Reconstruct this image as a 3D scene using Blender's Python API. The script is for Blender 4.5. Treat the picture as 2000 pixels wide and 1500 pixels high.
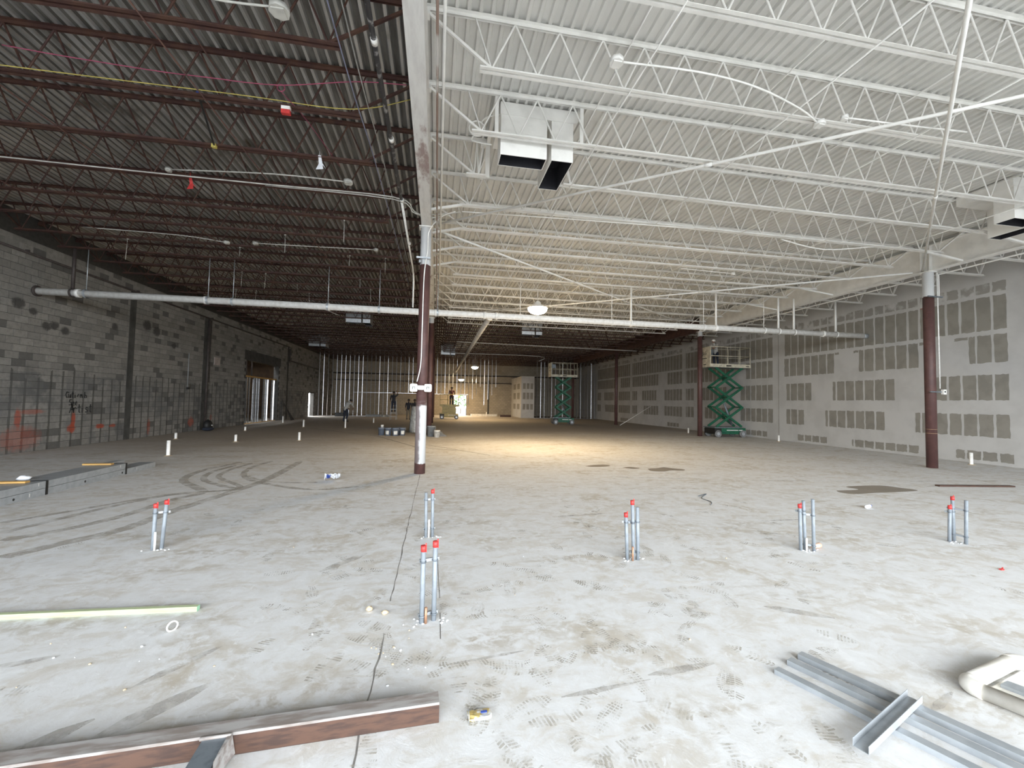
import bpy, bmesh, math, random
from mathutils import Vector, Matrix
random.seed(11)
S = bpy.context.scene
COL = S.collection
for o in list(bpy.data.objects):
    bpy.data.objects.remove(o)

# ------------------------------------------------------------------ camera
cd = bpy.data.cameras.new('camera')
cam = bpy.data.objects.new('camera', cd)
COL.objects.link(cam)
S.camera = cam
cd.sensor_width = 36.0
cd.lens = 824.0 / 2000.0 * 36.0
cd.clip_start = 0.05
cd.clip_end = 400
AX = (0.984302, -0.025832, 0.174594)
AY = (-0.175497, -0.038203, 0.983738)
AZ = (0.018742, 0.998936, 0.042137)
right = Vector((AX[0], AY[0], AZ[0])); up = Vector((AX[1], AY[1], AZ[1])); fwd = Vector((AX[2], AY[2], AZ[2]))
m = Matrix((right, up, -fwd)).transposed().to_4x4()
m.translation = Vector((0, 0, 1.7))
cam.matrix_world = m

# ------------------------------------------------------------------ daylight and exposure
W = bpy.data.worlds.new('overcast_sky'); S.world = W
W.use_nodes = True
bg = W.node_tree.nodes['Background']
bg.inputs[0].default_value = (0.90, 0.955, 1.0, 1)
bg.inputs[1].default_value = 8.0
FRONT_Y = -6.0
OPEN = (-11.0, 14.5, 0.02, 6.3)          # shop-front opening behind the camera: x0, x1, z0, z1


def portal(name, loc, sx, sy, rot):
    d = bpy.data.lights.new(name, 'AREA')
    d.shape = 'RECTANGLE'; d.size = sx; d.size_y = sy
    d.cycles.is_portal = True
    o = bpy.data.objects.new(name, d); COL.objects.link(o)
    o.location = loc; o.rotation_euler = rot
    return o


portal('daylight_portal', ((OPEN[0] + OPEN[1]) / 2, FRONT_Y - 0.15, (OPEN[2] + OPEN[3]) / 2), OPEN[1] - OPEN[0], OPEN[3] - OPEN[2], (math.pi / 2, 0, 0))
portal('daylight_portal', (2.6, 50.25, 1.2), 1.6, 2.35, (-math.pi / 2, 0, 0))
S.view_settings.view_transform = 'Standard'
S.view_settings.look = 'None'
S.view_settings.exposure = 0.86
S.view_settings.gamma = 1
S.view_settings.use_curve_mapping = False
S.cycles.max_bounces = 8
S.cycles.diffuse_bounces = 6
S.cycles.glossy_bounces = 3
S.cycles.transparent_max_bounces = 8
S.cycles.use_denoising = True
S.cycles.sample_clamp_indirect = 6.0
S.cycles.caustics_reflective = False
S.cycles.caustics_refractive = False


# ------------------------------------------------------------------ materials
def nt(name):
    mt = bpy.data.materials.new(name); mt.use_nodes = True
    t = mt.node_tree
    return mt, t, t.nodes['Principled BSDF']


def node(t, kind, **kw):
    n = t.nodes.new(kind)
    for k, v in kw.items():
        setattr(n, k, v)
    return n


def coords(t, kind='Object'):
    if kind == 'World':
        return node(t, 'ShaderNodeNewGeometry').outputs['Position']
    return node(t, 'ShaderNodeTexCoord').outputs[kind]


def noise(t, vec, scale, detail=4, rough=0.55, stretch=None, dist=0.0):
    if stretch:
        mp = node(t, 'ShaderNodeMapping'); mp.inputs['Scale'].default_value = stretch
        t.links.new(vec, mp.inputs['Vector']); vec = mp.outputs[0]
    n = node(t, 'ShaderNodeTexNoise')
    n.inputs['Scale'].default_value = scale; n.inputs['Detail'].default_value = detail
    n.inputs['Roughness'].default_value = rough; n.inputs['Distortion'].default_value = dist
    t.links.new(vec, n.inputs['Vector'])
    return n.outputs['Fac']


def ramp(t, fac, lo, hi, a=0.0, b=1.0):
    n = node(t, 'ShaderNodeMapRange'); n.interpolation_type = 'SMOOTHSTEP'
    n.inputs[1].default_value = lo; n.inputs[2].default_value = hi
    n.inputs[3].default_value = a; n.inputs[4].default_value = b
    t.links.new(fac, n.inputs[0])
    return n.outputs[0]


def mixc(t, fac, c1, c2):
    n = node(t, 'ShaderNodeMix', data_type='RGBA')
    for s, c in ((6, c1), (7, c2)):
        if isinstance(c, tuple):
            n.inputs[s].default_value = (*c[:3], 1)
        else:
            t.links.new(c, n.inputs[s])
    if isinstance(fac, float):
        n.inputs[0].default_value = fac
    else:
        t.links.new(fac, n.inputs[0])
    return n.outputs[2]


def op(t, kind, a, b=None, c=None):
    n = node(t, 'ShaderNodeMath', operation=kind)
    for i, v in enumerate((a, b, c)):
        if v is None:
            continue
        if isinstance(v, (int, float)):
            n.inputs[i].default_value = v
        else:
            t.links.new(v, n.inputs[i])
    return n.outputs[0]


def bump(t, bsdf, fac, strength, dist=0.01):
    n = node(t, 'ShaderNodeBump'); n.inputs['Strength'].default_value = strength; n.inputs['Distance'].default_value = dist
    t.links.new(fac, n.inputs['Height']); t.links.new(n.outputs[0], bsdf.inputs['Normal'])


def sep(t, vec):
    n = node(t, 'ShaderNodeSeparateXYZ'); t.links.new(vec, n.inputs[0])
    return n.outputs


def M(name, c1, c2=None, scale=6.0, rough=0.6, metal=0.0, lo=0.4, hi=0.65, bmp=0.0, stretch=None, kind='Object', detail=4):
    mt, t, b = nt(name)
    b.inputs['Roughness'].default_value = rough; b.inputs['Metallic'].default_value = metal
    if c2 is None:
        c2 = tuple(v * 0.82 for v in c1)
    v = coords(t, kind)
    f = noise(t, v, scale, detail, stretch=stretch)
    t.links.new(mixc(t, ramp(t, f, lo, hi), c1, c2), b.inputs['Base Color'])
    if bmp:
        bump(t, b, f, bmp)
    return mt


WHITE = M('white_overspray_paint', (0.82, 0.81, 0.78), (0.74, 0.73, 0.70), 3.0, 0.7, kind='World')
DECKW = M('white_painted_deck', (0.68, 0.675, 0.65), (0.61, 0.605, 0.58), 1.2, 0.8, kind='World')
RED = M('red_brown_primer', (0.060, 0.026, 0.022), (0.095, 0.045, 0.030), 5.0, 0.6, kind='World')
RUST = M('rusty_tube_steel', (0.095, 0.050, 0.034), (0.055, 0.031, 0.024), 7.0, 0.62, 0.2, stretch=(1, 6, 6))
MILL = M('scuffed_mill_scale', (0.40, 0.385, 0.375), (0.25, 0.215, 0.195), 5.0, 0.5, 0.2, stretch=(1, 5, 5))
GALV = M('galvanised_steel', (0.55, 0.57, 0.59), (0.42, 0.44, 0.46), 14.0, 0.38, 0.75)
STUD = M('shiny_galvanised_stud', (0.58, 0.59, 0.61), (0.42, 0.43, 0.45), 9.0, 0.30, 0.85)
TRACK = M('dull_galvanised_track', (0.47, 0.50, 0.53), (0.40, 0.43, 0.46), 10.0, 0.45, 0.5)
PVCG = M('grey_pvc_conduit', (0.25, 0.28, 0.31), (0.21, 0.235, 0.26), 12.0, 0.5)
PVCW = M('white_pvc', (0.86, 0.85, 0.82), (0.76, 0.74, 0.70), 9.0, 0.45)
CREAM = M('dusty_cream_pvc', (0.80, 0.78, 0.73), (0.66, 0.63, 0.57), 6.0, 0.6)
TAPE = M('red_tape', (0.58, 0.045, 0.04), (0.45, 0.035, 0.035), 20.0, 0.5)
COPPER = M('copper_stub', (0.48, 0.27, 0.17), (0.35, 0.22, 0.15), 20.0, 0.5, 0.5)
STRUT = M('dark_strut_steel', (0.22, 0.25, 0.28), (0.14, 0.16, 0.18), 12.0, 0.5, 0.5)
BLACK = M('black_duct_liner', (0.015, 0.015, 0.020), (0.05, 0.05, 0.06), 8.0, 0.75, lo=0.55, hi=0.85)
DARKP = M('dark_iron_pipe', (0.045, 0.036, 0.033), (0.07, 0.055, 0.05), 5.0, 0.6)
GREEN = M('green_lift_paint', (0.012, 0.115, 0.060), (0.008, 0.075, 0.042), 6.0, 0.5)
LIFTC = M('cream_lift_paint', (0.62, 0.58, 0.46), (0.45, 0.41, 0.32), 6.0, 0.55)
LIFTY = M('yellow_lift_paint', (0.48, 0.40, 0.16), (0.35, 0.29, 0.14), 6.0, 0.55)
RUBBER = M('grey_solid_tyre', (0.20, 0.20, 0.20), (0.12, 0.12, 0.12), 9.0, 0.85)
INK = M('black_print', (0.012, 0.012, 0.012), None, 9.0, 0.6)
PIC = M('printed_grey', (0.10, 0.13, 0.12), None, 9.0, 0.6)
WOOD = M('yellow_pine_block', (0.55, 0.33, 0.10), (0.42, 0.24, 0.08), 4.0, 0.7, stretch=(1, 12, 12))
LUMBER = M('pale_green_lumber', (0.42, 0.47, 0.30), (0.37, 0.42, 0.25), 5.0, 0.7, stretch=(1, 14, 14))
LUMTOP = M('lumber_top_edge', (0.66, 0.70, 0.45), (0.55, 0.62, 0.36), 5.0, 0.7, stretch=(1, 14, 14))
MUD = M('joint_compound_wall', (0.52, 0.512, 0.50), (0.465, 0.457, 0.445), 1.1, 0.85, kind='World')
BOARD = M('bare_gypsum_board', (0.275, 0.258, 0.226), (0.235, 0.221, 0.194), 2.2, 0.9, kind='World')
BOARDT = M('half_sprayed_gypsum_board', (0.30, 0.285, 0.26), (0.52, 0.51, 0.50), 1.9, 0.9, kind='World', lo=0.45, hi=0.6)
BUCKET = M('grey_blue_bucket', (0.16, 0.19, 0.24), (0.12, 0.14, 0.18), 9.0, 0.5)
BUCKW = M('white_bucket_plastic', (0.72, 0.71, 0.67), (0.55, 0.54, 0.50), 9.0, 0.5)
BIN = M('grey_bin_plastic', (0.25, 0.26, 0.27), (0.17, 0.18, 0.18), 9.0, 0.6)
PLASTIC = M('dusty_plastic_wrap', (0.36, 0.36, 0.34), (0.17, 0.17, 0.16), 6.0, 0.35)
PAPER = M('crumpled_paper', (0.80, 0.82, 0.86), (0.70, 0.72, 0.76), 8.0, 0.8)
BLUE = M('blue_print', (0.05, 0.10, 0.42), None, 8.0, 0.6)
CAN = M('crushed_can_metal', (0.62, 0.50, 0.20), (0.72, 0.72, 0.70), 16.0, 0.35, 0.5, lo=0.46, hi=0.52, detail=2)
STONE = M('tan_mortar_lump', (0.62, 0.50, 0.34), (0.50, 0.40, 0.28), 20.0, 0.9)
SKIN = M('skin', (0.22, 0.12, 0.075), None, 6.0, 0.6)
SHIRTD = M('dark_work_shirt', (0.030, 0.032, 0.040), (0.020, 0.020, 0.025), 6.0, 0.9)
SHIRTM = M('maroon_work_shirt', (0.09, 0.03, 0.03), (0.06, 0.02, 0.02), 6.0, 0.9)
SHIRTW = M('pale_work_shirt', (0.46, 0.45, 0.42), (0.36, 0.35, 0.33), 6.0, 0.9)
NAVY = M('navy_work_trousers', (0.022, 0.028, 0.045), (0.015, 0.018, 0.03), 6.0, 0.9)
TAN = M('tan_work_trousers', (0.20, 0.17, 0.12), (0.14, 0.12, 0.09), 6.0, 0.9)
HAIR = M('dark_hair', (0.014, 0.011, 0.009), None, 6.0, 0.8)
PINK = M('pink_string', (0.30, 0.06, 0.11), None, 8.0, 0.7)
YELLOW = M('yellow_cord', (0.55, 0.46, 0.12), None, 8.0, 0.7)
WIREB = M('blue_grey_wire', (0.22, 0.23, 0.32), None, 8.0, 0.6)
BLOCKD = M('mortar_filled_strip', (0.075, 0.073, 0.066), (0.050, 0.049, 0.045), 2.5, 0.95, kind='World')
LEAF = M('leafy_green', (0.10, 0.20, 0.04), (0.06, 0.13, 0.03), 6.0, 0.8)
ASPH = M('outdoor_paving', (0.20, 0.20, 0.195), (0.16, 0.16, 0.155), 0.6, 0.9, kind='World')
PLAIN = M('plain_render', (0.42, 0.40, 0.37), (0.36, 0.34, 0.31), 0.9, 0.9, kind='World')
RUSTCARD = M('brown_board', (0.24, 0.16, 0.10), (0.18, 0.12, 0.08), 2.0, 0.9, kind='World')


def mat_deck_bare():
    mt, t, b = nt('bare_galvanised_deck')
    v = coords(t, 'World')
    streak = noise(t, v, 1.0, 5, 0.6, stretch=(9, 0.5, 3))
    blot = noise(t, v, 0.7, 5, 0.6)
    flake = noise(t, v, 3.0, 5, 0.65, stretch=(4, 0.9, 4))
    c = mixc(t, ramp(t, streak, 0.35, 0.7), (0.42, 0.42, 0.41), (0.72, 0.725, 0.73))
    c = mixc(t, ramp(t, blot, 0.60, 0.75), c, (0.15, 0.12, 0.09))
    c = mixc(t, ramp(t, flake, 0.66, 0.70), c, (0.55, 0.50, 0.40))
    t.links.new(c, b.inputs['Base Color'])
    b.inputs['Metallic'].default_value = 0.8
    t.links.new(ramp(t, blot, 0.3, 0.7, 0.30, 0.5), b.inputs['Roughness'])
    return mt


DECKB = mat_deck_bare()
DECKP = M('shaded_stained_deck_pan', (0.085, 0.078, 0.068), (0.16, 0.15, 0.135), 1.6, 0.7, 0.2, stretch=(6, .6, 1), kind='World')  # dark colour paints in the shade of the recessed pans along with their stains


def mat_floor():
    mt, t, b = nt('dusty_concrete_slab')
    v = coords(t, 'World')
    x, y, z = sep(t, v)
    big = noise(t, v, 0.22, 4, 0.55)
    mid = noise(t, v, 1.1, 6, 0.62, dist=0.6)
    fine = noise(t, v, 7.0, 7, 0.68, dist=0.4)
    sweep = noise(t, v, 1.0, 6, 0.62, stretch=(0.55, 2.6, 1), dist=0.5)
    c = mixc(t, ramp(t, fine, 0.35, 0.7), (0.69, 0.695, 0.70), (0.63, 0.625, 0.615))
    c = mixc(t, op(t, 'MULTIPLY', ramp(t, mid, 0.50, 0.68), ramp(t, fine, 0.36, 0.62)), c, (0.47, 0.425, 0.355))
    c = mixc(t, op(t, 'MULTIPLY', ramp(t, sweep, 0.52, 0.70), ramp(t, fine, 0.42, 0.60)), c, (0.43, 0.39, 0.33))
    c = mixc(t, op(t, 'MULTIPLY', ramp(t, noise(t, v, 2.6, 5, 0.6, dist=1.2), 0.60, 0.66), 0.55), c, (0.74, 0.745, 0.75))
    fl = noise(t, v, 9.0, 6, 0.7, stretch=(0.7, 1.5, 1), dist=1.0)
    c = mixc(t, op(t, 'MULTIPLY', ramp(t, fl, 0.63, 0.70), 0.6), c, (0.36, 0.33, 0.29))
    spat = noise(t, v, 0.55, 5, 0.6, dist=0.8)
    c = mixc(t, op(t, 'MULTIPLY', ramp(t, spat, 0.54, 0.68), ramp(t, fine, 0.45, 0.58, 0.10, 0.65)), c, (0.50, 0.455, 0.385))
    mot = noise(t, v, 3.2, 9, 0.74, stretch=(0.8, 1.3, 1), dist=0.9)
    c = mixc(t, op(t, 'MULTIPLY', ramp(t, mot, 0.47, 0.63), 0.62), c, (0.53, 0.49, 0.43))
    mo2 = noise(t, v, 6.5, 9, 0.75, dist=1.4)
    c = mixc(t, op(t, 'MULTIPLY', ramp(t, mo2, 0.56, 0.66), 0.7), c, (0.76, 0.765, 0.77))
    # the deep end of the slab is covered with brown dirt, edge broken by the sweep noise
    dirt = op(t, 'ADD', y, op(t, 'MULTIPLY', op(t, 'SUBTRACT', big, 0.5), 11.0))
    dirt = op(t, 'ADD', dirt, op(t, 'MULTIPLY', op(t, 'SUBTRACT', sweep, 0.5), 5.0))
    dirt = op(t, 'SUBTRACT', dirt, op(t, 'MULTIPLY', op(t, 'MAXIMUM', op(t, 'ADD', x, 4.0), -6.0), 0.35))
    c = mixc(t, op(t, 'MULTIPLY', ramp(t, dirt, 11.0, 22.0), ramp(t, fine, 0.2, 0.6, 0.70, 0.95)), c, (0.40, 0.345, 0.28))
    t.links.new(c, b.inputs['Base Color'])
    b.inputs['Roughness'].default_value = 0.82
    h = op(t, 'ADD', op(t, 'MULTIPLY', fine, 0.6), op(t, 'MULTIPLY', mid, 0.5))
    bump(t, b, op(t, 'ADD', h, mo2), 0.4, 0.006)
    return mt


FLOORM = mat_floor()


def mat_patchy(name, col, lo, hi, scale, alpha=1.0):
    """dust or damp lying on the slab in a broken film"""
    mt, t, b = nt(name)
    v = coords(t, 'World')
    f = noise(t, v, scale, 5, 0.65)
    b.inputs['Roughness'].default_value = 0.85
    t.links.new(mixc(t, ramp(t, f, 0.3, 0.7), col, tuple(c * 0.86 for c in col)), b.inputs['Base Color'])
    t.links.new(ramp(t, f, lo, hi, 0.0, alpha), b.inputs['Alpha'])
    return mt


TREAD = mat_patchy('tan_boot_dirt', (0.54, 0.50, 0.43), 0.38, 0.66, 9.0, 0.6)
TYRE = mat_patchy('tan_tyre_dirt', (0.48, 0.445, 0.39), 0.22, 0.65, 4.0, 0.55)
DAMP = mat_patchy('damp_slurry', (0.27, 0.235, 0.195), 0.0, 0.12, 2.0, 0.95)
SMEAR = mat_patchy('grey_dirt_smear', (0.54, 0.51, 0.47), 0.30, 0.70, 6.0, 0.55)
CRACK = M('slab_joint', (0.15, 0.14, 0.13), (0.27, 0.26, 0.24), 6.0, 0.9, kind='World')


def mat_block():
    mt, t, b = nt('grey_concrete_block')
    v = coords(t, 'World')
    x, y, z = sep(t, v)
    row = op(t, 'FLOOR', op(t, 'DIVIDE', z, 0.2032))
    off = op(t, 'MULTIPLY', op(t, 'MODULO', row, 2.0), 0.2032)
    colm = op(t, 'FLOOR', op(t, 'DIVIDE', op(t, 'ADD', y, off), 0.4064))
    cmb = node(t, 'ShaderNodeCombineXYZ'); t.links.new(row, cmb.inputs[0]); t.links.new(colm, cmb.inputs[1])
    wn = node(t, 'ShaderNodeTexWhiteNoise'); wn.noise_dimensions = '3D'; t.links.new(cmb.outputs[0], wn.inputs[0])
    f = noise(t, v, 9.0, 6, 0.65)
    big = noise(t, v, 0.8, 5, 0.6)
    c = mixc(t, wn.outputs['Value'], (0.21, 0.20, 0.183), (0.30, 0.285, 0.26))
    c = mixc(t, ramp(t, wn.outputs['Value'], 0.85, 0.9), c, (0.115, 0.110, 0.102))
    c = mixc(t, op(t, 'MULTIPLY', ramp(t, f, 0.40, 0.72), 0.5), c, (0.15, 0.143, 0.132))
    c = mixc(t, op(t, 'MULTIPLY', ramp(t, big, 0.58, 0.74), 0.6), c, (0.085, 0.081, 0.075))
    # strips of old adhesive left where furring came off, up to head height
    fr = op(t, 'FRACT', op(t, 'DIVIDE', op(t, 'ADD', y, op(t, 'MULTIPLY', op(t, 'SUBTRACT', f, 0.5), 0.05)), 0.4064))
    strip = op(t, 'MULTIPLY', op(t, 'LESS_THAN', fr, 0.17), op(t, 'LESS_THAN', op(t, 'ADD', z, op(t, 'MULTIPLY', op(t, 'SUBTRACT', big, 0.5), 1.2)), 2.35))
    c = mixc(t, op(t, 'MULTIPLY', strip, 0.75), c, (0.062, 0.060, 0.050))
    # old damp band on the lower wall
    c = mixc(t, op(t, 'MULTIPLY', op(t, 'LESS_THAN', z, 2.3), ramp(t, noise(t, v, 1.6, 4), 0.45, 0.62, 0.0, 0.55)), c, (0.120, 0.120, 0.120))
    # dark spots and orange marking paint
    def blob(yy, zz, ry, rz, colr, amt, cc):
        dy = op(t, 'DIVIDE', op(t, 'SUBTRACT', y, yy), ry); dz = op(t, 'DIVIDE', op(t, 'SUBTRACT', z, zz), rz)
        d = op(t, 'ADD', op(t, 'MULTIPLY', dy, dy), op(t, 'MULTIPLY', dz, dz))
        d = op(t, 'ADD', d, op(t, 'MULTIPLY', op(t, 'SUBTRACT', f, 0.5), 1.6))
        return mixc(t, op(t, 'MULTIPLY', ramp(t, d, 1.0, 0.2), amt), cc, colr)
    for (yy, zz, r) in ((13.9, 4.2, .24), (14.35, 4.05, .16), (15.06, 3.76, .2), (15.45, 3.66, .2), (17.5, 4.15, .2), (19.2, 4.5, .32), (19.8, 4.35, .3), (21.0, 3.9, .2), (14.8, 3.7, .2)):
        c = blob(yy, zz, r, r * 0.8, (0.055, 0.052, 0.048), 0.9, c)
    for (yy, zz, ry, rz, a) in ((14.1, 0.95, .13, .35, .75), (14.5, 1.15, .5, .09, .5), (14.2, 0.4, .75, .42, .42), (15.95, 0.85, .1, .35, .9), (15.9, 0.58, .2, .17, .9), (17.07, 0.58, .24, .10, .95), (17.65, 0.57, .18, .08, .8), (19.6, 0.4, .12, .4, .5), (22.6, 0.45, .3, .28, .7), (24.4, 0.6, .14, .2, .4)):
        c = blob(yy, zz, ry, rz, (0.36, 0.065, 0.030), a, c)
    t.links.new(c, b.inputs['Base Color'])
    b.inputs['Roughness'].default_value = 0.95
    bump(t, b, f, 0.5, 0.008)
    return mt


BLOCKM = mat_block()
MORTAR = M('grey_mortar', (0.075, 0.072, 0.066), (0.060, 0.057, 0.053), 9.0, 0.95, kind='World')


def mat_farblock():
    mt, t, b = nt('tan_concrete_block_wall')
    v = coords(t, 'World')
    x, y, z = sep(t, v)
    cmb = node(t, 'ShaderNodeCombineXYZ'); t.links.new(x, cmb.inputs[0]); t.links.new(z, cmb.inputs[1])
    br = node(t, 'ShaderNodeTexBrick')
    br.inputs['Color1'].default_value = (0.36, 0.31, 0.24, 1); br.inputs['Color2'].default_value = (0.30, 0.26, 0.20, 1)
    br.inputs['Mortar'].default_value = (0.19, 0.17, 0.14, 1)
    br.inputs['Scale'].default_value = 1.0; br.inputs['Brick Width'].default_value = 0.4064; br.inputs['Row Height'].default_value = 0.2032
    br.inputs['Mortar Size'].default_value = 0.012
    t.links.new(cmb.outputs[0], br.inputs['Vector'])
    c = mixc(t, ramp(t, noise(t, v, 0.9, 5), 0.5, 0.7, 0, 0.5), br.outputs['Color'], (0.20, 0.17, 0.13))
    t.links.new(c, b.inputs['Base Color']); b.inputs['Roughness'].default_value = 0.95
    return mt


FARB = mat_farblock()


def mat_column(name, zones, side=None):
    """zones: list of (z, whiteness) stops up the column; side: x below which the primer still shows through the white"""
    mt, t, b = nt(name)
    v = coords(t, 'World')
    x, y, z = sep(t, v)
    n1 = noise(t, v, 5.0, 5, 0.6); n2 = noise(t, v, 2.0, 5, 0.6, stretch=(1, 1, 6))
    zz = op(t, 'ADD', z, op(t, 'MULTIPLY', op(t, 'SUBTRACT', n1, 0.5), 0.16))
    cr = node(t, 'ShaderNodeValToRGB')
    while len(cr.color_ramp.elements) < len(zones):
        cr.color_ramp.elements.new(0.5)
    for e, (h, w) in zip(cr.color_ramp.elements, zones):
        e.position = h / 6.0; e.color = (w, w, w, 1)
    t.links.new(op(t, 'DIVIDE', zz, 6.0), cr.inputs[0])
    w = op(t, 'ADD', cr.outputs[0], op(t, 'MULTIPLY', op(t, 'SUBTRACT', n2, 0.5), 0.5))
    w = ramp(t, w, 0.4, 0.6)
    if side is not None:
        sx = op(t, 'ADD', x, op(t, 'MULTIPLY', op(t, 'SUBTRACT', n1, 0.5), 0.12))
        low = op(t, 'MULTIPLY', ramp(t, sx, side - 0.03, side + 0.02, 1.0, 0.0), op(t, 'LESS_THAN', z, 2.2))
        w = op(t, 'MULTIPLY', w, op(t, 'SUBTRACT', 1.0, op(t, 'MULTIPLY', low, 0.8)))
    redc = mixc(t, ramp(t, n1, 0.4, 0.7), (0.085, 0.040, 0.037), (0.115, 0.055, 0.048))
    t.links.new(mixc(t, w, redc, (0.72, 0.73, 0.74)), b.inputs['Base Color'])
    b.inputs['Roughness'].default_value = 0.55
    return mt


def mat_girder():
    mt, t, b = nt('patchy_white_girder')
    v = coords(t, 'World')
    x, y, z = sep(t, v)
    n1 = noise(t, v, 1.3, 6, 0.65, stretch=(2.0, 0.8, 1)); n2 = noise(t, v, 4.0, 6, 0.65, stretch=(3, .6, 1))
    low = op(t, 'LESS_THAN', z, 5.83)
    w = op(t, 'MULTIPLY', low, ramp(t, n1, 0.55, 0.68))
    c = mixc(t, ramp(t, n2, 0.4, 0.7), (0.72, 0.71, 0.69), (0.62, 0.605, 0.59))
    t.links.new(mixc(t, op(t, 'MULTIPLY', w, 0.75), c, (0.23, 0.125, 0.11)), b.inputs['Base Color'])
    b.inputs['Roughness'].default_value = 0.7
    return mt


GIRDW = mat_girder()


def mat_emit(name, col, strength):
    mt, t, b = nt(name)
    b.inputs['Base Color'].default_value = (*col, 1)
    b.inputs['Emission Color'].default_value = (*col, 1)
    b.inputs['Emission Strength'].default_value = strength
    return mt


GLOW = mat_emit('glowing_lamp_lens', (1.0, 0.80, 0.50), 60.0)


# ------------------------------------------------------------------ mesh helpers
class MB:
    def __init__(self):
        self.v = []; self.f = []; self.sm = []; self.mi = []
        self.cur = 0

    def add(self, vs, fs, smooth=False):
        o = len(self.v)
        self.v += [tuple(p) for p in vs]
        for f in fs:
            self.f.append(tuple(i + o for i in f)); self.sm.append(smooth); self.mi.append(self.cur)
        return self

    def box(self, x0, x1, y0, y1, z0, z1):
        vs = [(x, y, z) for x in (x0, x1) for y in (y0, y1) for z in (z0, z1)]
        return self.add(vs, [(0, 1, 3, 2), (4, 6, 7, 5), (0, 4, 5, 1), (2, 3, 7, 6), (0, 2, 6, 4), (1, 5, 7, 3)])

    def bar(self, p0, p1, w, h, up=(0, 0, 1)):
        p0 = Vector(p0); p1 = Vector(p1); d = (p1 - p0).normalized(); u = Vector(up)
        if abs(d.dot(u)) > 0.98:
            u = Vector((0, 1, 0))
        s = d.cross(u).normalized(); u = s.cross(d).normalized()
        vs = []
        for p in (p0, p1):
            for a, bb in ((-1, -1), (1, -1), (1, 1), (-1, 1)):
                vs.append(p + s * a * w / 2 + u * bb * h / 2)
        return self.add(vs, [(3, 2, 1, 0), (4, 5, 6, 7), (0, 1, 5, 4), (1, 2, 6, 5), (2, 3, 7, 6), (3, 0, 4, 7)])

    def tube(self, pts, r, n=8, cap=True, rs=None):
        pts = [Vector(p) for p in pts]
        rings = []; ref = None
        for i, p in enumerate(pts):
            a = pts[max(i - 1, 0)]; c = pts[min(i + 1, len(pts) - 1)]
            d = (c - a).normalized()
            if ref is None:
                ref = Vector((0, 0, 1)) if abs(d.z) < 0.9 else Vector((1, 0, 0))
            s = d.cross(ref).normalized(); u = s.cross(d).normalized(); ref = u
            rr = rs[i] if rs else r
            rings.append([p + (s * math.cos(k * 2 * math.pi / n) + u * math.sin(k * 2 * math.pi / n)) * rr for k in range(n)])
        vs = [q for rg in rings for q in rg]; fs = []
        for i in range(len(pts) - 1):
            for k in range(n):
                k2 = (k + 1) % n
                fs.append((i * n + k, i * n + k2, (i + 1) * n + k2, (i + 1) * n + k))
        self.add(vs, fs, True)
        if cap:
            o = len(self.v) - len(vs)
            self.f.append(tuple(o + k for k in reversed(range(n)))); self.sm.append(False); self.mi.append(self.cur)
            self.f.append(tuple(o + (len(pts) - 1) * n + k for k in range(n))); self.sm.append(False); self.mi.append(self.cur)
        return self

    def lathe(self, prof, n=20, c=(0, 0, 0), cap0=True, cap1=True):
        vs = []
        for r, z in prof:
            for k in range(n):
                a = 2 * math.pi * k / n
                vs.append((c[0] + r * math.cos(a), c[1] + r * math.sin(a), c[2] + z))
        fs = []
        for i in range(len(prof) - 1):
            for k in range(n):
                k2 = (k + 1) % n
                fs.append((i * n + k, i * n + k2, (i + 1) * n + k2, (i + 1) * n + k))
        self.add(vs, fs, True)
        o = len(self.v) - len(vs)
        if cap0:
            self.f.append(tuple(o + k for k in reversed(range(n)))); self.sm.append(False); self.mi.append(self.cur)
        if cap1:
            self.f.append(tuple(o + (len(prof) - 1) * n + k for k in range(n))); self.sm.append(False); self.mi.append(self.cur)
        return self

    def ball(self, c, r, n=10, sc=(1, 1, 1)):
        rows = n // 2 + 1; vs = []; fs = []
        for i in range(rows):
            th = math.pi * i / (rows - 1)
            for k in range(n):
                a = 2 * math.pi * k / n
                vs.append((c[0] + r * sc[0] * math.sin(th) * math.cos(a), c[1] + r * sc[1] * math.sin(th) * math.sin(a), c[2] + r * sc[2] * math.cos(th)))
        for i in range(rows - 1):
            for k in range(n):
                k2 = (k + 1) % n
                fs.append((i * n + k, (i + 1) * n + k, (i + 1) * n + k2, i * n + k2))
        return self.add(vs, fs, True)

    def taper(self):
        # pinch both ends of a ribbon to points
        n = len(self.v) // 2
        for i in (0, n - 1):
            a, c = Vector(self.v[i]), Vector(self.v[n + i]); mid = (a + c) / 2
            self.v[i] = tuple(mid.lerp(a, .25)); self.v[n + i] = tuple(mid.lerp(c, .15))
        return self

    def slab(self, poly, z0, z1):
        n = len(poly)
        vs = [(x, y, z0) for x, y in poly] + [(x, y, z1) for x, y in poly]
        fs = [tuple(range(n - 1, -1, -1)), tuple(range(n, 2 * n))] + [(i, (i + 1) % n, n + (i + 1) % n, n + i) for i in range(n)]
        return self.add(vs, fs)

    def mesh(self, name, mats):
        me = bpy.data.meshes.new(name)
        me.from_pydata(self.v, [], self.f)
        me.polygons.foreach_set('use_smooth', self.sm)
        me.polygons.foreach_set('material_index', self.mi)
        if not isinstance(mats, (list, tuple)):
            mats = [mats]
        for q in mats:
            me.materials.append(q)
        me.update()
        return me

    def build(self, name, mats, parent=None, loc=None):
        return put(name, self.mesh(name, mats), parent, loc)


def put(name, me, parent=None, loc=None, rz=0.0):
    o = bpy.data.objects.new(name, me); COL.objects.link(o)
    if parent:
        o.parent = parent
    if loc:
        o.location = loc
    if rz:
        o.rotation_euler = (0, 0, rz)
    return o


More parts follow.
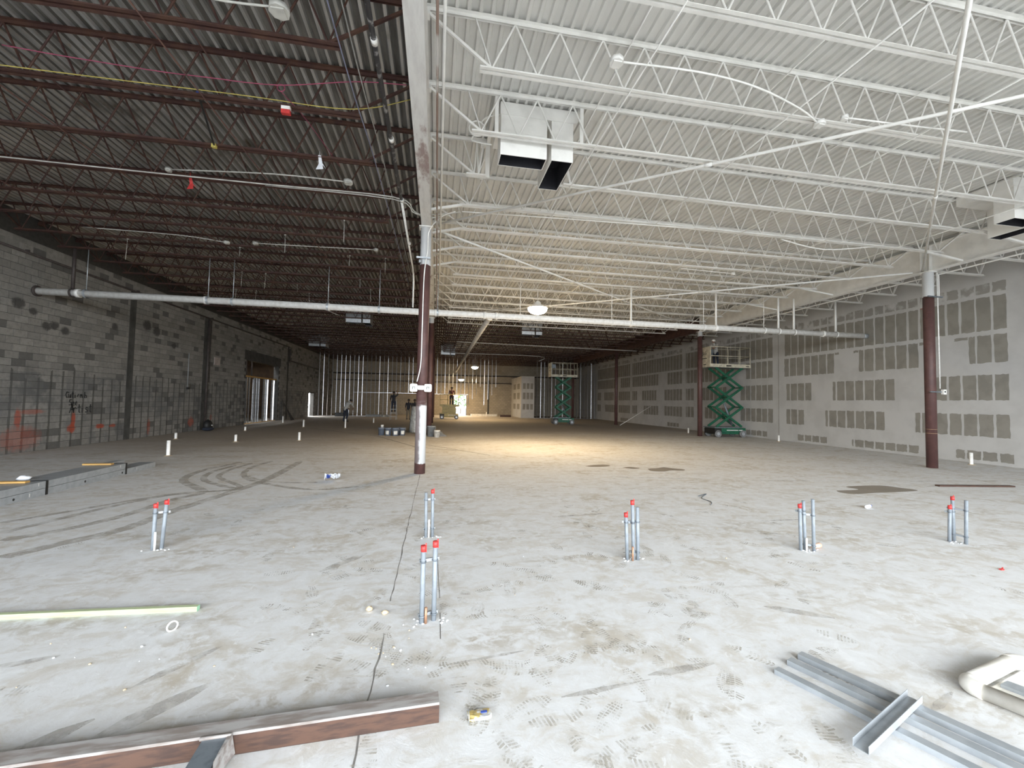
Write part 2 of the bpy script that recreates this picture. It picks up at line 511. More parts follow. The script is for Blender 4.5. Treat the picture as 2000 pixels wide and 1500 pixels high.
def tag(o, label, cat, group=None):
    o['label'] = label; o['category'] = cat
    if group:
        o['group'] = group
    return o


def thing(name, label, cat, loc=(0, 0, 0), rz=0.0, group=None):
    return tag(put(name, None, None, loc, rz), label, cat, group)


def struct(o):
    o['kind'] = 'structure'
    return o


def copy_tree(o, parent=None):
    c = o.copy(); COL.objects.link(c); c.parent = parent
    for ch in list(o.children):
        copy_tree(ch, c)
    return c


def arc(c, r, a0, a1, n, plane='xz'):
    out = []
    for i in range(n + 1):
        a = a0 + (a1 - a0) * i / n
        if plane == 'xz':
            out.append((c[0] + r * math.cos(a), c[1], c[2] + r * math.sin(a)))
        elif plane == 'yz':
            out.append((c[0], c[1] + r * math.cos(a), c[2] + r * math.sin(a)))
        else:
            out.append((c[0] + r * math.cos(a), c[1] + r * math.sin(a), c[2]))
    return out


def text_mesh(body, size, name, mat):
    cu = bpy.data.curves.new('tmp_text', 'FONT'); cu.body = body; cu.size = size; cu.align_x = 'CENTER'; cu.align_y = 'CENTER'
    cu.extrude = 0.002
    ob = bpy.data.objects.new('tmp_text', cu); COL.objects.link(ob)
    dg = bpy.context.evaluated_depsgraph_get()
    me = bpy.data.meshes.new_from_object(ob.evaluated_get(dg))
    bpy.data.objects.remove(ob); me.name = name
    me.materials.clear(); me.materials.append(mat)
    return me


XL, XR = -11.55, 17.30         # side walls
YF = 50.0                      # far wall
DECK = 6.70
GX = (-0.35, 14.35)            # girder lines
ROWS = (-1.0, 10.1, 21.2, 32.3, 43.4)
PAINT_Y = 23.9                 # spray painting has reached this far

# ================================================================== STRUCTURE
# ---- floor
b = MB(); b.box(XL - 0.4, XR + 0.4, FRONT_Y - 0.3, YF + 0.3, -0.25, 0.0)
floor = struct(b.build('floor', FLOORM))
b = MB(); b.box(-80, 80, FRONT_Y - 60, FRONT_Y - 0.3, -0.3, -0.03)
struct(b.build('ground_front', ASPH))
b = MB(); b.box(-60, 60, YF + 0.3, YF + 50, -0.3, -0.03)
struct(b.build('ground_back', ASPH))


def ribbon(pts, w, z, jitter=0.0):
    P = [Vector((p[0], p[1], 0)) for p in pts]
    L = []; R = []
    for i, p in enumerate(P):
        d = (P[min(i + 1, len(P) - 1)] - P[max(i - 1, 0)]).normalized(); s = Vector((-d.y, d.x, 0))
        ww = w * (1 + random.uniform(-jitter, jitter))
        L.append(p + s * ww / 2); R.append(p - s * ww / 2)
    vs = [(q.x, q.y, z) for q in L] + [(q.x, q.y, z) for q in R]
    n = len(P)
    return MB().add(vs, [(n + i, n + i + 1, i + 1, i) for i in range(n - 1)])


def smooth_path(pts, k=6):
    out = []
    P = [Vector((*p, 0)) if len(p) == 2 else Vector(p) for p in pts]
    for i in range(len(P) - 1):
        p0 = P[max(i - 1, 0)]; p1 = P[i]; p2 = P[i + 1]; p3 = P[min(i + 2, len(P) - 1)]
        for j in range(k):
            t = j / k
            out.append(0.5 * ((2 * p1) + (p2 - p0) * t + (2 * p0 - 5 * p1 + 4 * p2 - p3) * t * t + (3 * p1 - p0 - 3 * p2 + p3) * t ** 3))
    out.append(P[-1])
    return out


# saw joints and cracks in the slab
def crackline(pts, w, amp):
    out = []
    for q in smooth_path(pts, 10):
        out.append((q.x + random.uniform(-amp, amp), q.y))
    return out


ribbon(crackline([(-0.33, 1.2), (-0.34, 2.3), (-0.33, 3.25)], .006, .006), .009, .0008, .5).build('slab_crack', CRACK, floor)
ribbon(crackline([(-0.34, 3.75), (-0.34, 5.4), (-0.34, 6.6), (-0.33, 9.9)], .006, .006), .010, .0008, .5).build('slab_crack', CRACK, floor)
ribbon([(0.07, 3.12), (0.07, 3.5)], .008, .0008).build('slab_crack', CRACK, floor)
ribbon([(0.07, 3.75), (0.06, 4.1), (0.05, 4.9)], .007, .0008).build('slab_crack', CRACK, floor)
ribbon([(-7.2, 25.8), (-2.6, 20.2), (-0.7, 15.7), (0.7, 14.6)], .06, .0008).build('slab_crack', CRACK, floor)
ribbon([(-0.4, 16.6), (1.7, 13.3)], .05, .0008).build('slab_crack', CRACK, floor)
ribbon(crackline([(4.0, 9.35), (8.0, 8.55), (13.0, 8.1), (17.2, 7.9)], .01, .03), .03, .0008, .8).build('slab_crack', SMEAR, floor)

# tyre marks
TR = [[(-4.37, 5.25), (-4.14, 5.67), (-3.86, 6.19), (-3.78, 7.09), (-3.59, 8.19), (-3.42, 9.54), (-3.55, 12.25)],
      [(-4.89, 5.86), (-4.55, 6.22), (-4.29, 6.86), (-4.2, 7.85), (-4.04, 8.4), (-4.87, 9.41), (-5.16, 10.13), (-5.21, 10.95), (-4.95, 12.1)],
      [(-5.14, 6.16), (-5.01, 6.67), (-4.85, 7.31), (-4.49, 8.11), (-4.01, 8.39), (-3.6, 8.6), (-3.99, 8.94), (-4.62, 9.62), (-4.91, 10.51), (-4.86, 11.57)],
      [(-5.55, 6.63), (-5.22, 7.11), (-4.77, 7.83), (-4.34, 8.32), (-3.76, 8.47), (-3.61, 8.81), (-4.25, 9.59), (-4.56, 10.09), (-4.68, 10.92), (-4.63, 11.91)],
      [(-1.45, 8.66), (-2.29, 8.45), (-3.53, 9.32), (-4.12, 10.2), (-4.35, 11.22), (-4.27, 12.27)],
      [(-2.32, 9.14), (-2.91, 9.17), (-3.46, 9.43), (-4.02, 10.06)]]
for i, tr in enumerate(TR):
    ribbon([(q.x, q.y) for q in smooth_path(tr, 8)], (.19, .16, .12, .11, .12, .08)[i], .0010 + i * .0002, .12).taper().build('tyre_mark', TYRE, floor)
# damp patches
for poly in ([(3.99, 10.94), (4.27, 11.13), (4.63, 11.2), (4.74, 11.01), (4.51, 10.82), (4.14, 10.81)],
             [(4.93, 10.65), (5.19, 10.76), (5.36, 10.53), (5.1, 10.41)],
             [(5.54, 10.43), (5.85, 10.51), (6.13, 10.65), (6.27, 10.45), (6.48, 10.25), (6.33, 10.07), (6.02, 10.11), (5.74, 9.97), (5.44, 10.07)],
             [(8.14, 7.45), (8.74, 7.5), (8.78, 7.8), (9.71, 7.85), (9.91, 7.55), (9.99, 7.3), (9.34, 7.2), (8.72, 7.17), (8.22, 7.12), (8.04, 7.28)]):
    P = smooth_path(poly + [poly[0]], 5)[:-1]
    c = sum(P, Vector()) / len(P)
    vs = [(c.x, c.y, .0012)] + [(q.x, q.y, .0012) for q in P]; n = len(P)
    MB().add(vs, [(0, 1 + i, 1 + (i + 1) % n) for i in range(n)]).build('damp_patch', DAMP, floor)
# long smears swept by boots and boards
for (x, y, a, L, w) in ((-1.55, 3.05, .9, .5, .06), (-1.45, 2.65, .8, .55, .09), (1.05, 2.45, .12, .6, .035), (.35, 2.85, .15, .6, .03), (2.95, 2.05, .35, .35, .05),
                        (-.9, 4.7, .9, .6, .10), (1.6, 2.55, .1, .5, .05), (3.0, 3.1, 2.6, .5, .08), (-1.9, 2.45, .75, .5, .1), (5.2, 5.6, 0., .5, .05), (-2.6, 3.2, .3, .5, .06), (2.2, 6.2, .1, .8, .05)):
    ribbon([(x - L / 2 * math.cos(a), y - L / 2 * math.sin(a)), (x - L / 5 * math.cos(a), y - L / 5 * math.sin(a)), (x + L / 4 * math.cos(a), y + L / 4 * math.sin(a)), (x + L / 2 * math.cos(a), y + L / 2 * math.sin(a))], w, .0014, .4).taper().build('dirt_smear', SMEAR, floor)


# boot prints: tread bars of a sole, several soles shared
def sole(style):
    b = MB()
    def halfw(s):
        return 0.044 + 0.012 * math.sin(s * 6.0 - 0.6) if s > .12 else 0.036
    def q(pts):
        b.add([(x, y, 0) for x, y in pts], [tuple(range(len(pts)))])
    L = .29
    rows = 13
    for i in range(rows):
        s0 = i / rows; s1 = (i + 0.58) / rows
        if 4 <= i <= 5 and style != 1:
            continue
        y0 = s0 * L; y1 = s1 * L
        w = halfw(s0) * (0.72 if i in (0, rows - 1) else 1)
        if style == 0:
            for sgn in (-1, 1):
                q([(0.004 * sgn, y0), (w * sgn, y0 - .012), (w * sgn, y1 - .012), (0.004 * sgn, y1)][::sgn])
        elif style == 1:
            for k in range(4):
                xa = -w + 2 * w * k / 4 + .003; xb = -w + 2 * w * (k + 1) / 4 - .003
                q([(xa, y0), (xb, y0), (xb, y1), (xa, y1)])
        else:
            q([(-w, y0), (w, y0 + .006), (w, y1 + .006), (-w, y1)])
    return b.mesh('boot_print', TREAD)


SOLES = [sole(0), sole(1), sole(2)]
rr = random.Random(5)
for i in range(210):
    if i < 150:
        y = 1.45 + 3.4 * rr.random() ** 1.5; x = rr.uniform(-.5, 1.0) * y * 0.95 + .35
    else:
        y = rr.uniform(2.5, 7.0); x = rr.uniform(-4.0, 6.0)
    if -2.2 < x < .15 and 2.05 < y < 2.5:
        continue
    o = put('boot_print', SOLES[rr.randrange(3)], floor, (x, y, .0016 + .00003 * (i % 20)), rr.uniform(0, 6.28))
    o.scale = (1, rr.uniform(.9, 1.08), 1)

# ---- roof deck: one object for the roof board, corrugated panels as its parts
b = MB(); b.box(XL - 0.4, XR + 0.4, FRONT_Y - 0.3, YF + 0.3, DECK + .06, DECK + .25)
ceiling = struct(b.build('ceiling', DECKB))


def deck_panel(mat):
    b = MB(); p = .1524; L = 6.475
    prof = []
    for i in range(6):
        x = i * p
        prof += [(x, DECK), (x + .042, DECK), (x + .058, DECK + .038), (x + .136, DECK + .038)]
    prof.append((6 * p, DECK))
    vs = [(x, y, z) for y in (0, L) for x, z in prof]; n = len(prof)
    b.add(vs, [(i, n + i, n + i + 1, i + 1) for i in range(n - 1)])
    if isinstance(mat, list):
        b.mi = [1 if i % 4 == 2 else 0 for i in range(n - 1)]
    return b.mesh('deck_panel', mat)


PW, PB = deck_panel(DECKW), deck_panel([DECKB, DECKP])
x = GX[0] - 13 * .9144
while x < XR + .1:
    for k in range(9):
        y0 = -8.0 + k * 6.475
        if y0 > YF:
            continue
        white = x > GX[0] - .02 and y0 < PAINT_Y - 3
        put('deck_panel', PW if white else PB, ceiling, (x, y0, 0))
    x += .9144

# ---- left wall of concrete blocks
DOOR_L = (28.3, 33.7, 3.98)      # wide doorway in the block wall
SLIT_L = (41.35, 42.95, 2.15)      # narrow bright doorway
b = MB()
def wl(y0, y1, z0, z1):
    b.box(XL - .35, XL - .012, y0, y1, z0, z1)
wl(FRONT_Y, DOOR_L[0], 0, DECK + .05); wl(DOOR_L[0], DOOR_L[1], DOOR_L[2], DECK + .05); wl(DOOR_L[1], SLIT_L[0], 0, DECK + .05)
wl(SLIT_L[0], SLIT_L[1], SLIT_L[2], DECK + .05); wl(SLIT_L[1], YF, 0, DECK + .05)
wall_left = struct(b.build('wall_left', MORTAR))
STRIPS = ((18.2, 18.52), (23.4, 23.85), (35.4, 35.7))
b = MB(); b.box(-.012, 0, 0.006, .4004, .006, .1972)
BLK = b.mesh('block', BLOCKM)
b = MB(); b.box(-.012, 0, 0.006, .1972, .006, .1972)
HALF = b.mesh('block', BLOCKM)
far = MB(); count = 0
cells = []
for r in range(28):
    off = .2032 if r % 2 else 0.0
    for c in range(0, 130):
        y = c * .4064 - off
        if y < 11.5 or y > YF - .4:
            continue
        z = r * .2032
        if z > 5.6:
            continue
        if DOOR_L[0] - .35 < y < DOOR_L[1] and z < DOOR_L[2] - .1 or SLIT_L[0] - .35 < y < SLIT_L[1] and z < SLIT_L[2] - .1:
            continue
        if False:
            continue
        cells.append((y, z))
cells.sort()
near = [c for c in cells if c[0] >= 12.6][:300]
nearset = set(near)
for (y, z) in near:
    put('block', BLK, wall_left, (XL + random.uniform(-.002, .002), y, z))
for (y, z) in cells:
    if (y, z) not in nearset:
        d = random.uniform(-.002, .002)
        far.box(XL - .012, XL + d, y + .006, y + .4004, z + .006, z + .1972)
o = far.build('block_run', BLOCKM, wall_left); o['kind'] = 'stuff'
b = MB(); b.box(XL - .012, XL + .004, FRONT_Y, YF, 5.69, 6.05)
b.build('bond_beam', BLOCKM, wall_left)
for s0, s1 in STRIPS:
    b = MB(); b.box(XL - .012, XL + .012, s0, s1, 0, 5.69); b.build('filled_joint', BLOCKD, wall_left)
b = MB(); b.box(XL - .012, XL + .02, DOOR_L[0] - .3, DOOR_L[1] + .3, DOOR_L[2], DOOR_L[2] + .6); b.build('lintel', BLOCKD, wall_left)
# spray-can writing: Caution b / See / Artist in loose strokes
LET = {'A': [[(0, 0), (.3, 1), (.6, 0)], [(.12, .4), (.5, .4)]], 'r': [[(0, 0), (.05, .6)], [(.02, .4), (.2, .62), (.38, .55)]], 't': [[(.2, 1), (.22, .1), (.35, 0)], [(0, .65), (.42, .68)]],
       'i': [[(.1, 0), (.1, .55)], [(.1, .75), (.12, .8)]], 's': [[(.38, .6), (.12, .62), (.08, .4), (.35, .25), (.3, .02), (.02, .05)]], 'S': [[(.5, .9), (.15, .95), (.08, .6), (.45, .4), (.4, .05), (0, .1)]],
       'e': [[(.05, .3), (.4, .35), (.3, .6), (.08, .5), (.1, .1), (.4, .05)]], 'C': [[(.55, .85), (.2, .95), (.02, .5), (.2, .05), (.55, .15)]], 'a': [[(.4, .55), (.1, .55), (.05, .1), (.35, .1), (.4, .6), (.45, 0)]],
       'u': [[(0, .6), (.08, .05), (.35, .1), (.38, .6), (.42, 0)]], 'o': [[(.2, .6), (0, .3), (.2, 0), (.42, .3), (.2, .6)]], 'n': [[(0, 0), (.02, .6)], [(.02, .45), (.25, .62), (.4, 0)]], 'b': [[(0, 1), (0, 0), (.35, .05), (.38, .4), (.02, .5)]]}
for word, y0, z0, h in (('Cution b', 15.60, 1.56, .20), ('See', 15.74, 1.32, .20), ('Artist', 15.78, 1.08, .27)):
    y = y0
    for ch in word:
        if ch == ' ':
            y += h * .3; continue
        g = MB()
        for st in LET[ch]:
            g.tube([(XL + .004, y + p[0] * h, z0 + p[1] * h) for p in st], .014, 5)
        g.build('graffiti_letter', INK, wall_left)
        y += h * .56

# ---- right wall: joint compound with rows of bare board showing
b = MB(); b.box(XR, XR + .3, FRONT_Y, YF, 0, DECK + .05)
wall_right = struct(b.build('wall_right', MUD))


def patch(y0, y1, z0, z1, mat=None, rag=.025):
    n = 5; P = []
    rj = lambda: random.uniform(-rag, rag)
    for i in range(n):
        P.append((y0 + (y1 - y0) * i / n, z0 + rj() * .7))
    for i in range(n):
        P.append((y1 + rj() * .5, z0 + (z1 - z0) * i / n))
    for i in range(n):
        P.append((y1 - (y1 - y0) * i / n, z1 + rj() * .7))
    for i in range(n):
        P.append((y0 + rj() * .5, z1 - (z1 - z0) * i / n))
    c = ((y0 + y1) / 2, (z0 + z1) / 2)
    vs = [(XR - .002, c[0], c[1])] + [(XR - .002, p[0], p[1]) for p in P]
    MB().add(vs, [(0, 1 + (i + 1) % len(P), 1 + i) for i in range(len(P))]).build('bare_board', mat or BOARD, wall_right)


PIT = .4064
def cell_rows(y_start, y_end, zspan, mat=None, gap=.085, skip=()):
    k = 0
    y = y_start
    while y < y_end - .1:
        y1 = min(y + PIT, y_end)
        if not any(a <= (y + y1) / 2 <= c for a, c in skip):
            s = gap * (.6 if (k % 3) else 1.0)
            patch(y + s / 2, y1 - s / 2, zspan[0], zspan[1], mat)
        y += PIT; k += 1


R0, R1, R2, R3, R4 = (4.27, 5.35), (3.23, 4.12), (2.03, 2.85), (.86, 1.58), (.10, .38)
sc = XR / 17.1
def yy(v):
    return v * sc
# first bay, read off the wall
cell_rows(yy(9.92), yy(18.4), R0); cell_rows(yy(9.92), yy(18.4), (5.47, 5.78), BOARDT)
for a, c in ((9.92, 10.94), (12.35, 14.6), (15.64, 18.4)):
    cell_rows(yy(a), yy(c), R1)
for a, c in ((10.94, 11.3), (12.0, 12.35), (14.6, 14.8), (15.45, 15.64)):
    patch(yy(a), yy(c), 4.03, 4.13)
for a, c in ((9.92, 12.1), (13.17, 15.8), (16.8, 18.29)):
    cell_rows(yy(a), yy(c), R2)
for a, c in ((9.92, 12.57), (13.56, 16.17), (17.2, 18.28)):
    cell_rows(yy(a), yy(c), R3)
for a, c in ((9.85, 11.37), (12.4, 14.96), (16.03, 17.69)):
    cell_rows(yy(a), yy(c), R4)
# bays further down the wall
for s in (19.3, 27.6, 35.9):
    e = s + 7.9
    cell_rows(s, e, R0, gap=.07); cell_rows(s, e, (5.47, 5.75), BOARDT)
    cell_rows(s, s + 2.0, R1); cell_rows(s + 3.3, e, R1)
    cell_rows(s, s + 2.5, R2); cell_rows(s + 3.6, s + 6.1, R2); cell_rows(s + 6.9, e, R2)
    cell_rows(s, s + 2.5, R3); cell_rows(s + 3.3, s + 5.8, R3); cell_rows(s + 6.9, e, R3)
    cell_rows(s + .4, s + 2.1, R4)
b = MB(); b.box(XR - .012, XR, yy(18.5) + .22, yy(18.5) + .24, 0, 5.6); b.build('corner_bead', BOARD, wall_right)
b = MB(); b.box(XR - .001, XR, yy(11.62), yy(12.3), 5.33, 5.40); b.build('red_mark', M('faded_red_mark', (.30, .09, .075), None, 9), wall_right)
# tape lines
for z in (4.19, 5.41):
    b = MB()
    ys = [9.9 + .35 * i for i in range(98)]
    vs = [(XR - .003, y, z - .045 + random.uniform(-.012, .012)) for y in ys] + [(XR - .003, y, z + .045 + random.uniform(-.012, .012)) for y in ys]
    n = len(ys)
    b.add(vs, [(i, n + i, n + i + 1, i + 1) for i in range(n - 1)])
    b.build('joint_tape', MUD, wall_right)

# ---- far wall with the bright doorway
DF = (1.80, 3.42, 2.34)
b = MB()
b.box(XL - .35, DF[0], YF, YF + .2, 0, DECK + .05); b.box(DF[0], DF[1], YF, YF + .2, DF[2], DECK + .05); b.box(DF[1], XR + .3, YF, YF + .2, 0, DECK + .05)
wall_far = struct(b.build('wall_far', FARB))
b = MB(); b.box(5.95, 6.15, YF - .03, YF, 0, 4.2); b.build('filled_joint', BLOCKD, wall_far)
b = MB()
for xx in (DF[0] - .05, DF[1]):
    b.box(xx, xx + .05, YF - .02, YF + .2, 0, DF[2] + .05)
b.box(DF[0], DF[1], YF - .02, YF + .2, DF[2], DF[2] + .05)
struct(b.build('trim_1', DARKP))
# ---- front wall behind the camera, with the shop-front opening
b = MB()
b.box(XL - .35, OPEN[0], FRONT_Y - .25, FRONT_Y, 0, DECK + .05); b.box(OPEN[0], OPEN[1], FRONT_Y - .25, FRONT_Y, OPEN[3], DECK + .05); b.box(OPEN[1], XR + .3, FRONT_Y - .25, FRONT_Y, 0, DECK + .05)
struct(b.build('wall_front', PLAIN))
# ---- stud partition across the deep end
part = struct(put('wall_partition', None))
YP = 44.0
def stud_mesh(z0, z1):
    b = MB(); t = .002
    b.box(-.02, .02, 0, t * 3, z0, z1); b.box(-.02, -.02 + t * 3, 0, .09, z0, z1); b.box(-.02, .02, .09 - t * 3, .09, z0, z1)
    return b.mesh('stud', STUD)
FULL = stud_mesh(0, 6.62); HEAD = stud_mesh(2.35, 6.62)
HANG = [stud_mesh(z, 6.62) for z in (1.3, 1.9, 2.35, 3.2)]
x = XL + .15
k = 0
while x < XR - .1:
    if x < -4.6 or x > 10.25:
        me = FULL
    elif x < 3.2:
        me = HEAD
    elif x < 6.3:
        me = HANG[k % 4]
    else:
        me = None
    if me:
        put('stud', me, part, (x, YP, 0), random.uniform(-.25, .25))
    x += .4064; k += 1
for (x0, x1, z) in ((XL, -4.6, 0), (10.2, XR, 0), (XL, 6.4, 6.62), (10.2, XR, 6.62), (-8.2, 3.2, 2.35)):
    b = MB(); b.box(x0, x1, YP - .01, YP + .10, z, z + .03); b.build('track', STUD, part)
# boxed-in drywall corner in the deep end
b = MB(); b.box(8.82, 10.25, YP, YP + .12, 0, 4.45); b.box(8.82, 8.94, YP + .12, YF, 0, 4.45)
wc = struct(b.build('wall_corner', MUD))
for i in range(3):
    for z0, z1 in ((.9, 1.5), (2.0, 2.7), (3.1, 3.7)):
        b = MB(); b.box(9.0 + i * .41, 9.3 + i * .41, YP - .003, YP, z0, z1); b.build('bare_board', BOARD, wc)
for i in range(2):
    for z0, z1 in ((.9, 1.5), (2.0, 2.7), (3.1, 3.7)):
        b = MB(); b.box(8.817, 8.82, YP + .8 + i * 2.2, YP + 2.3 + i * 2.2, z0, z1); b.build('bare_board', BOARD, wc)
# ---- side room seen through the left doorway
b = MB()
b.box(XL - 5.2, XL - 5.0, DOOR_L[0] - 2, DOOR_L[1] + 4, 0, 5); b.box(XL - 5.2, XL - .35, DOOR_L[1] + 4, DOOR_L[1] + 4.2, 0, 5); b.box(XL - 5.2, XL - .35, DOOR_L[0] - 2.2, DOOR_L[0] - 2, 0, 5)
struct(b.build('wall_side_room', RUSTCARD))
b = MB(); b.box(XL - 5.2, XL - .3, DOOR_L[0] - 2.2, DOOR_L[1] + 4.2, -.25, -.005)
struct(b.build('floor_side_room', FLOORM))
b = MB(); b.box(XL - 5.2, XL - 1.1, DOOR_L[0] - 2.2, DOOR_L[1] + 4.2, 5.0, 5.1)
struct(b.build('ceiling_side_room', RUSTCARD))
b = MB(); b.box(XL - 6, XL - .3, 40, 44, -.3, -.03)
struct(b.build('ground_side', ASPH))
sp = struct(put('wall_side_partition', None))
SHORT = stud_mesh(.04, 2.95)
for i in range(11):
    put('stud', SHORT, sp, (XL - .14 - .05 * (i % 3), DOOR_L[0] + .2 + i * .5, 0), 1.57 + random.uniform(-.4, .4))
for i in range(8):
    put('stud', SHORT, sp, (XL - 1.3, DOOR_L[0] + .6 + i * .65, 0), 1.57 + random.uniform(-.4, .4))
b = MB(); b.box(XL - .25, XL - .13, DOOR_L[0], DOOR_L[1], 2.95, 3.04); b.build('head_plate', WOOD, sp)
b = MB(); b.box(XL - .25, XL - .13, DOOR_L[0], DOOR_L[1], 0, .04); b.build('sole_plate', WOOD, sp)
for i in range(3):
    b = MB(); b.bar((XL - .95, DOOR_L[0] + 1.6 + i * .8, 3.0), (XL - .95, DOOR_L[0] + 1.4 + i * .85, 4.9), .06, .09); b.build('brace', DARKP, sp)

# ================================================================== STEELWORK
def girder_seg(y0, y1, gx, mat, label, group):
    t = thing('steel_girder', label, 'girder', (gx, y0, 5.80), 0, group)
    L = y1 - y0; d = .77
    b = MB(); b.box(-.11, .11, 0.005, L - .005, 0, .018); b.build('bottom_flange', mat, t)
    b = MB(); b.box(-.006, .006, 0.005, L - .005, .018, d - .018); b.build('web', mat, t)
    b = MB(); b.box(-.11, .11, 0.005, L - .005, d - .018, d); b.build('top_flange', mat, t)
    for yy_ in (.12, L - .12):
        b = MB(); b.box(-.105, -.006, yy_, yy_ + .012, .018, d - .018); b.box(.006, .105, yy_, yy_ + .012, .018, d - .018); b.build('stiffener_plate', mat, t)
    return t


ends = list(ROWS)
for gi, gx in enumerate(GX):
    for i in range(len(ends) - 1):
        y0 = ends[i] if i else FRONT_Y + .05
        white = ends[i] < 15
        where = 'along the seam between bare and painted deck' if gi == 0 else 'parallel to the gypsum board wall'
        if gi == 0 and i == 0:
            lab = 'deep girder, streaky white overspray over red primer, ending over the column with twin white boxes'
        elif gi == 0 and i == 1:
            lab = 'white sprayed girder between the column with twin boxes and the column behind it'
        elif gi == 1 and i == 0:
            lab = 'white painted girder with knee braces, ending over the white-topped column'
        elif gi == 1 and i == 1:
            lab = 'white painted girder running from the white-topped column towards the green scissor lift'
        else:
            lab = 'unpainted red-brown girder deep in the hall ' + where
        girder_seg(y0, ends[i + 1], gx, (GIRDW if gi == 0 else WHITE) if white else RED, lab, 'girders ' + where if not white else None)


def joist_parts(x0, x1, b0, b1, mat):
    top = MB(); zt = DECK; s = .045
    for sg in (-1, 1):
        a, c = (.014, .014 + s) if sg > 0 else (-.014 - s, -.014)
        top.box(x0, x1, a, c, zt - .006, zt - .001)
        v = (.014, .019) if sg > 0 else (-.019, -.014)
        top.box(x0, x1, v[0], v[1], zt - .05, zt - .006)
    top.box(x0, x0 + .12, -.05, .05, zt - .13, zt - .05); top.box(x1 - .12, x1, -.05, .05, zt - .13, zt - .05)
    bot = MB(); zb = 5.985
    for sg in (-1, 1):
        a, c = (.014, .014 + s) if sg > 0 else (-.014 - s, -.014)
        bot.box(b0, b1, a, c, zb, zb + .005)
        v = (.014, .019) if sg > 0 else (-.019, -.014)
        bot.box(b0, b1, v[0], v[1], zb + .005, zb + .05)
    n = max(1, round((b1 - b0 - .3) / .6)); st = (b1 - b0 - .3) / n
    pts = [(x0 + .06, 0, zt - .05)]
    for i in range(n + 1):
        xb = b0 + .15 + i * st
        pts.append((xb, 0, zb + .03))
        if i < n:
            pts.append((xb + st / 2, 0, zt - .03))
    pts.append((x1 - .06, 0, zt - .05))
    w = MB()
    for i in range(len(pts) - 1):
        e = i in (0, len(pts) - 2)
        if e:
            w.bar(pts[i], pts[i + 1], .035, .035)
        else:
            w.tube([pts[i], pts[i + 1]], .014, 6, False)
    # second web line up from the first bottom joints
    w.tube([pts[1], (pts[1][0] - .22, 0, zt - .03)], .012, 5, False); w.tube([pts[-2], (pts[-2][0] + .22, 0, zt - .03)], .012, 5, False)
    return top.mesh('top_chord', mat), bot.mesh('bottom_chord', mat), w.mesh('web', mat)


BAYS = {'left': (XL + .0, GX[0] - .02, XL + .5, -1.26), 'mid': (GX[0] + .02, GX[1] - .02, .44, GX[1] - .8), 'right': (GX[1] + .02, XR - .0, GX[1] + .5, XR - .25)}
JP = {}
for k, v in BAYS.items():
    JP[k, 'r'] = joist_parts(*v, RED)
    if k != 'left':
        JP[k, 'w'] = joist_parts(*v, WHITE)
DUCT_CUT = {}
JS = 1.296
for i in range(-8, 35):
    y = 5.285 + i * JS
    for k in BAYS:
        white = k != 'left' and y < PAINT_Y
        if k == 'left':
            lab, g = 'red-brown open-web roof joist under the bare deck, spanning to the block wall', 'joists under the bare deck on the block wall side'
        elif white and k == 'mid':
            lab, g = 'white sprayed open-web joist spanning between the two girders under the painted deck', 'white joists between the girders'
        elif white:
            lab, g = 'short white sprayed open-web joist spanning from girder to gypsum board wall', 'short white joists at the board wall'
        elif k == 'mid':
            lab, g = 'unpainted open-web joist between the girders, beyond the painted ones', 'bare joists between the girders'
        else:
            lab, g = 'short unpainted open-web joist at the deep end of the gypsum board wall', 'short bare joists at the board wall'
        t = thing('bar_joist', lab, 'joist', (0, y, 0), 0, g)
        sets = [JP[k, 'w' if white else 'r']]
        if k == 'mid' and i == 2:      # headed off round the hanging duct
            t['label'] = 'white open-web joist cut short beside the double hanging duct'
            del t['group']
            sets = [joist_parts(2.3, BAYS['mid'][1], 2.35, BAYS['mid'][3], WHITE)]
            t2 = thing('bar_joist', 'stub of white open-web joist between girder and double hanging duct', 'joist', (0, y, 0))
            for me in joist_parts(BAYS['mid'][0], .82, .44, .82, WHITE):
                put(me.name.split('.')[0], me, t2)
        for s_ in sets:
            for nm, me in zip(('top_chord', 'bottom_chord', 'web'), s_):
                put(nm, me, t)
# roof-opening frame round the duct
fr = thing('roof_opening_frame', 'white steel angle frame round the roof opening above the double hanging duct', 'frame', (0, 0, 0))
for xx in (.84, 2.28):
    b = MB(); b.box(xx - .03, xx + .03, 6.62, 9.16, DECK - .09, DECK - .003); b.build('header_angle', WHITE, fr)
    b = MB(); b.box(xx - .03, xx + .03, 6.60, 6.63, 6.0, DECK - .01); b.build('hanger_plate', WHITE, fr)
b = MB(); b.box(.80, .88, 7.86, 7.89, 5.98, DECK - .09); b.build('hanger_plate', WHITE, fr)

# bridging rods across the joists
for xs, mat, ym, lab, g in (((2.5, 5.0, 7.3, 9.7, 11.9), WHITE, PAINT_Y, 'thin white bridging rod crossing the white joists under the painted deck', 'white bridging rods'),
                            ((-3.4, -6.1, -8.8), RED, YF - .3, 'thin dark bridging rod crossing the red-brown joists under bare deck', 'dark bridging rods')):
    for xx in xs:
        for z in (DECK - .065, 5.975):
            b = MB(); b.tube([(xx, FRONT_Y + .2, z), (xx, ym, z)], .011, 6)
            tag(b.build('bridging_rod', mat), lab, 'rod', g)

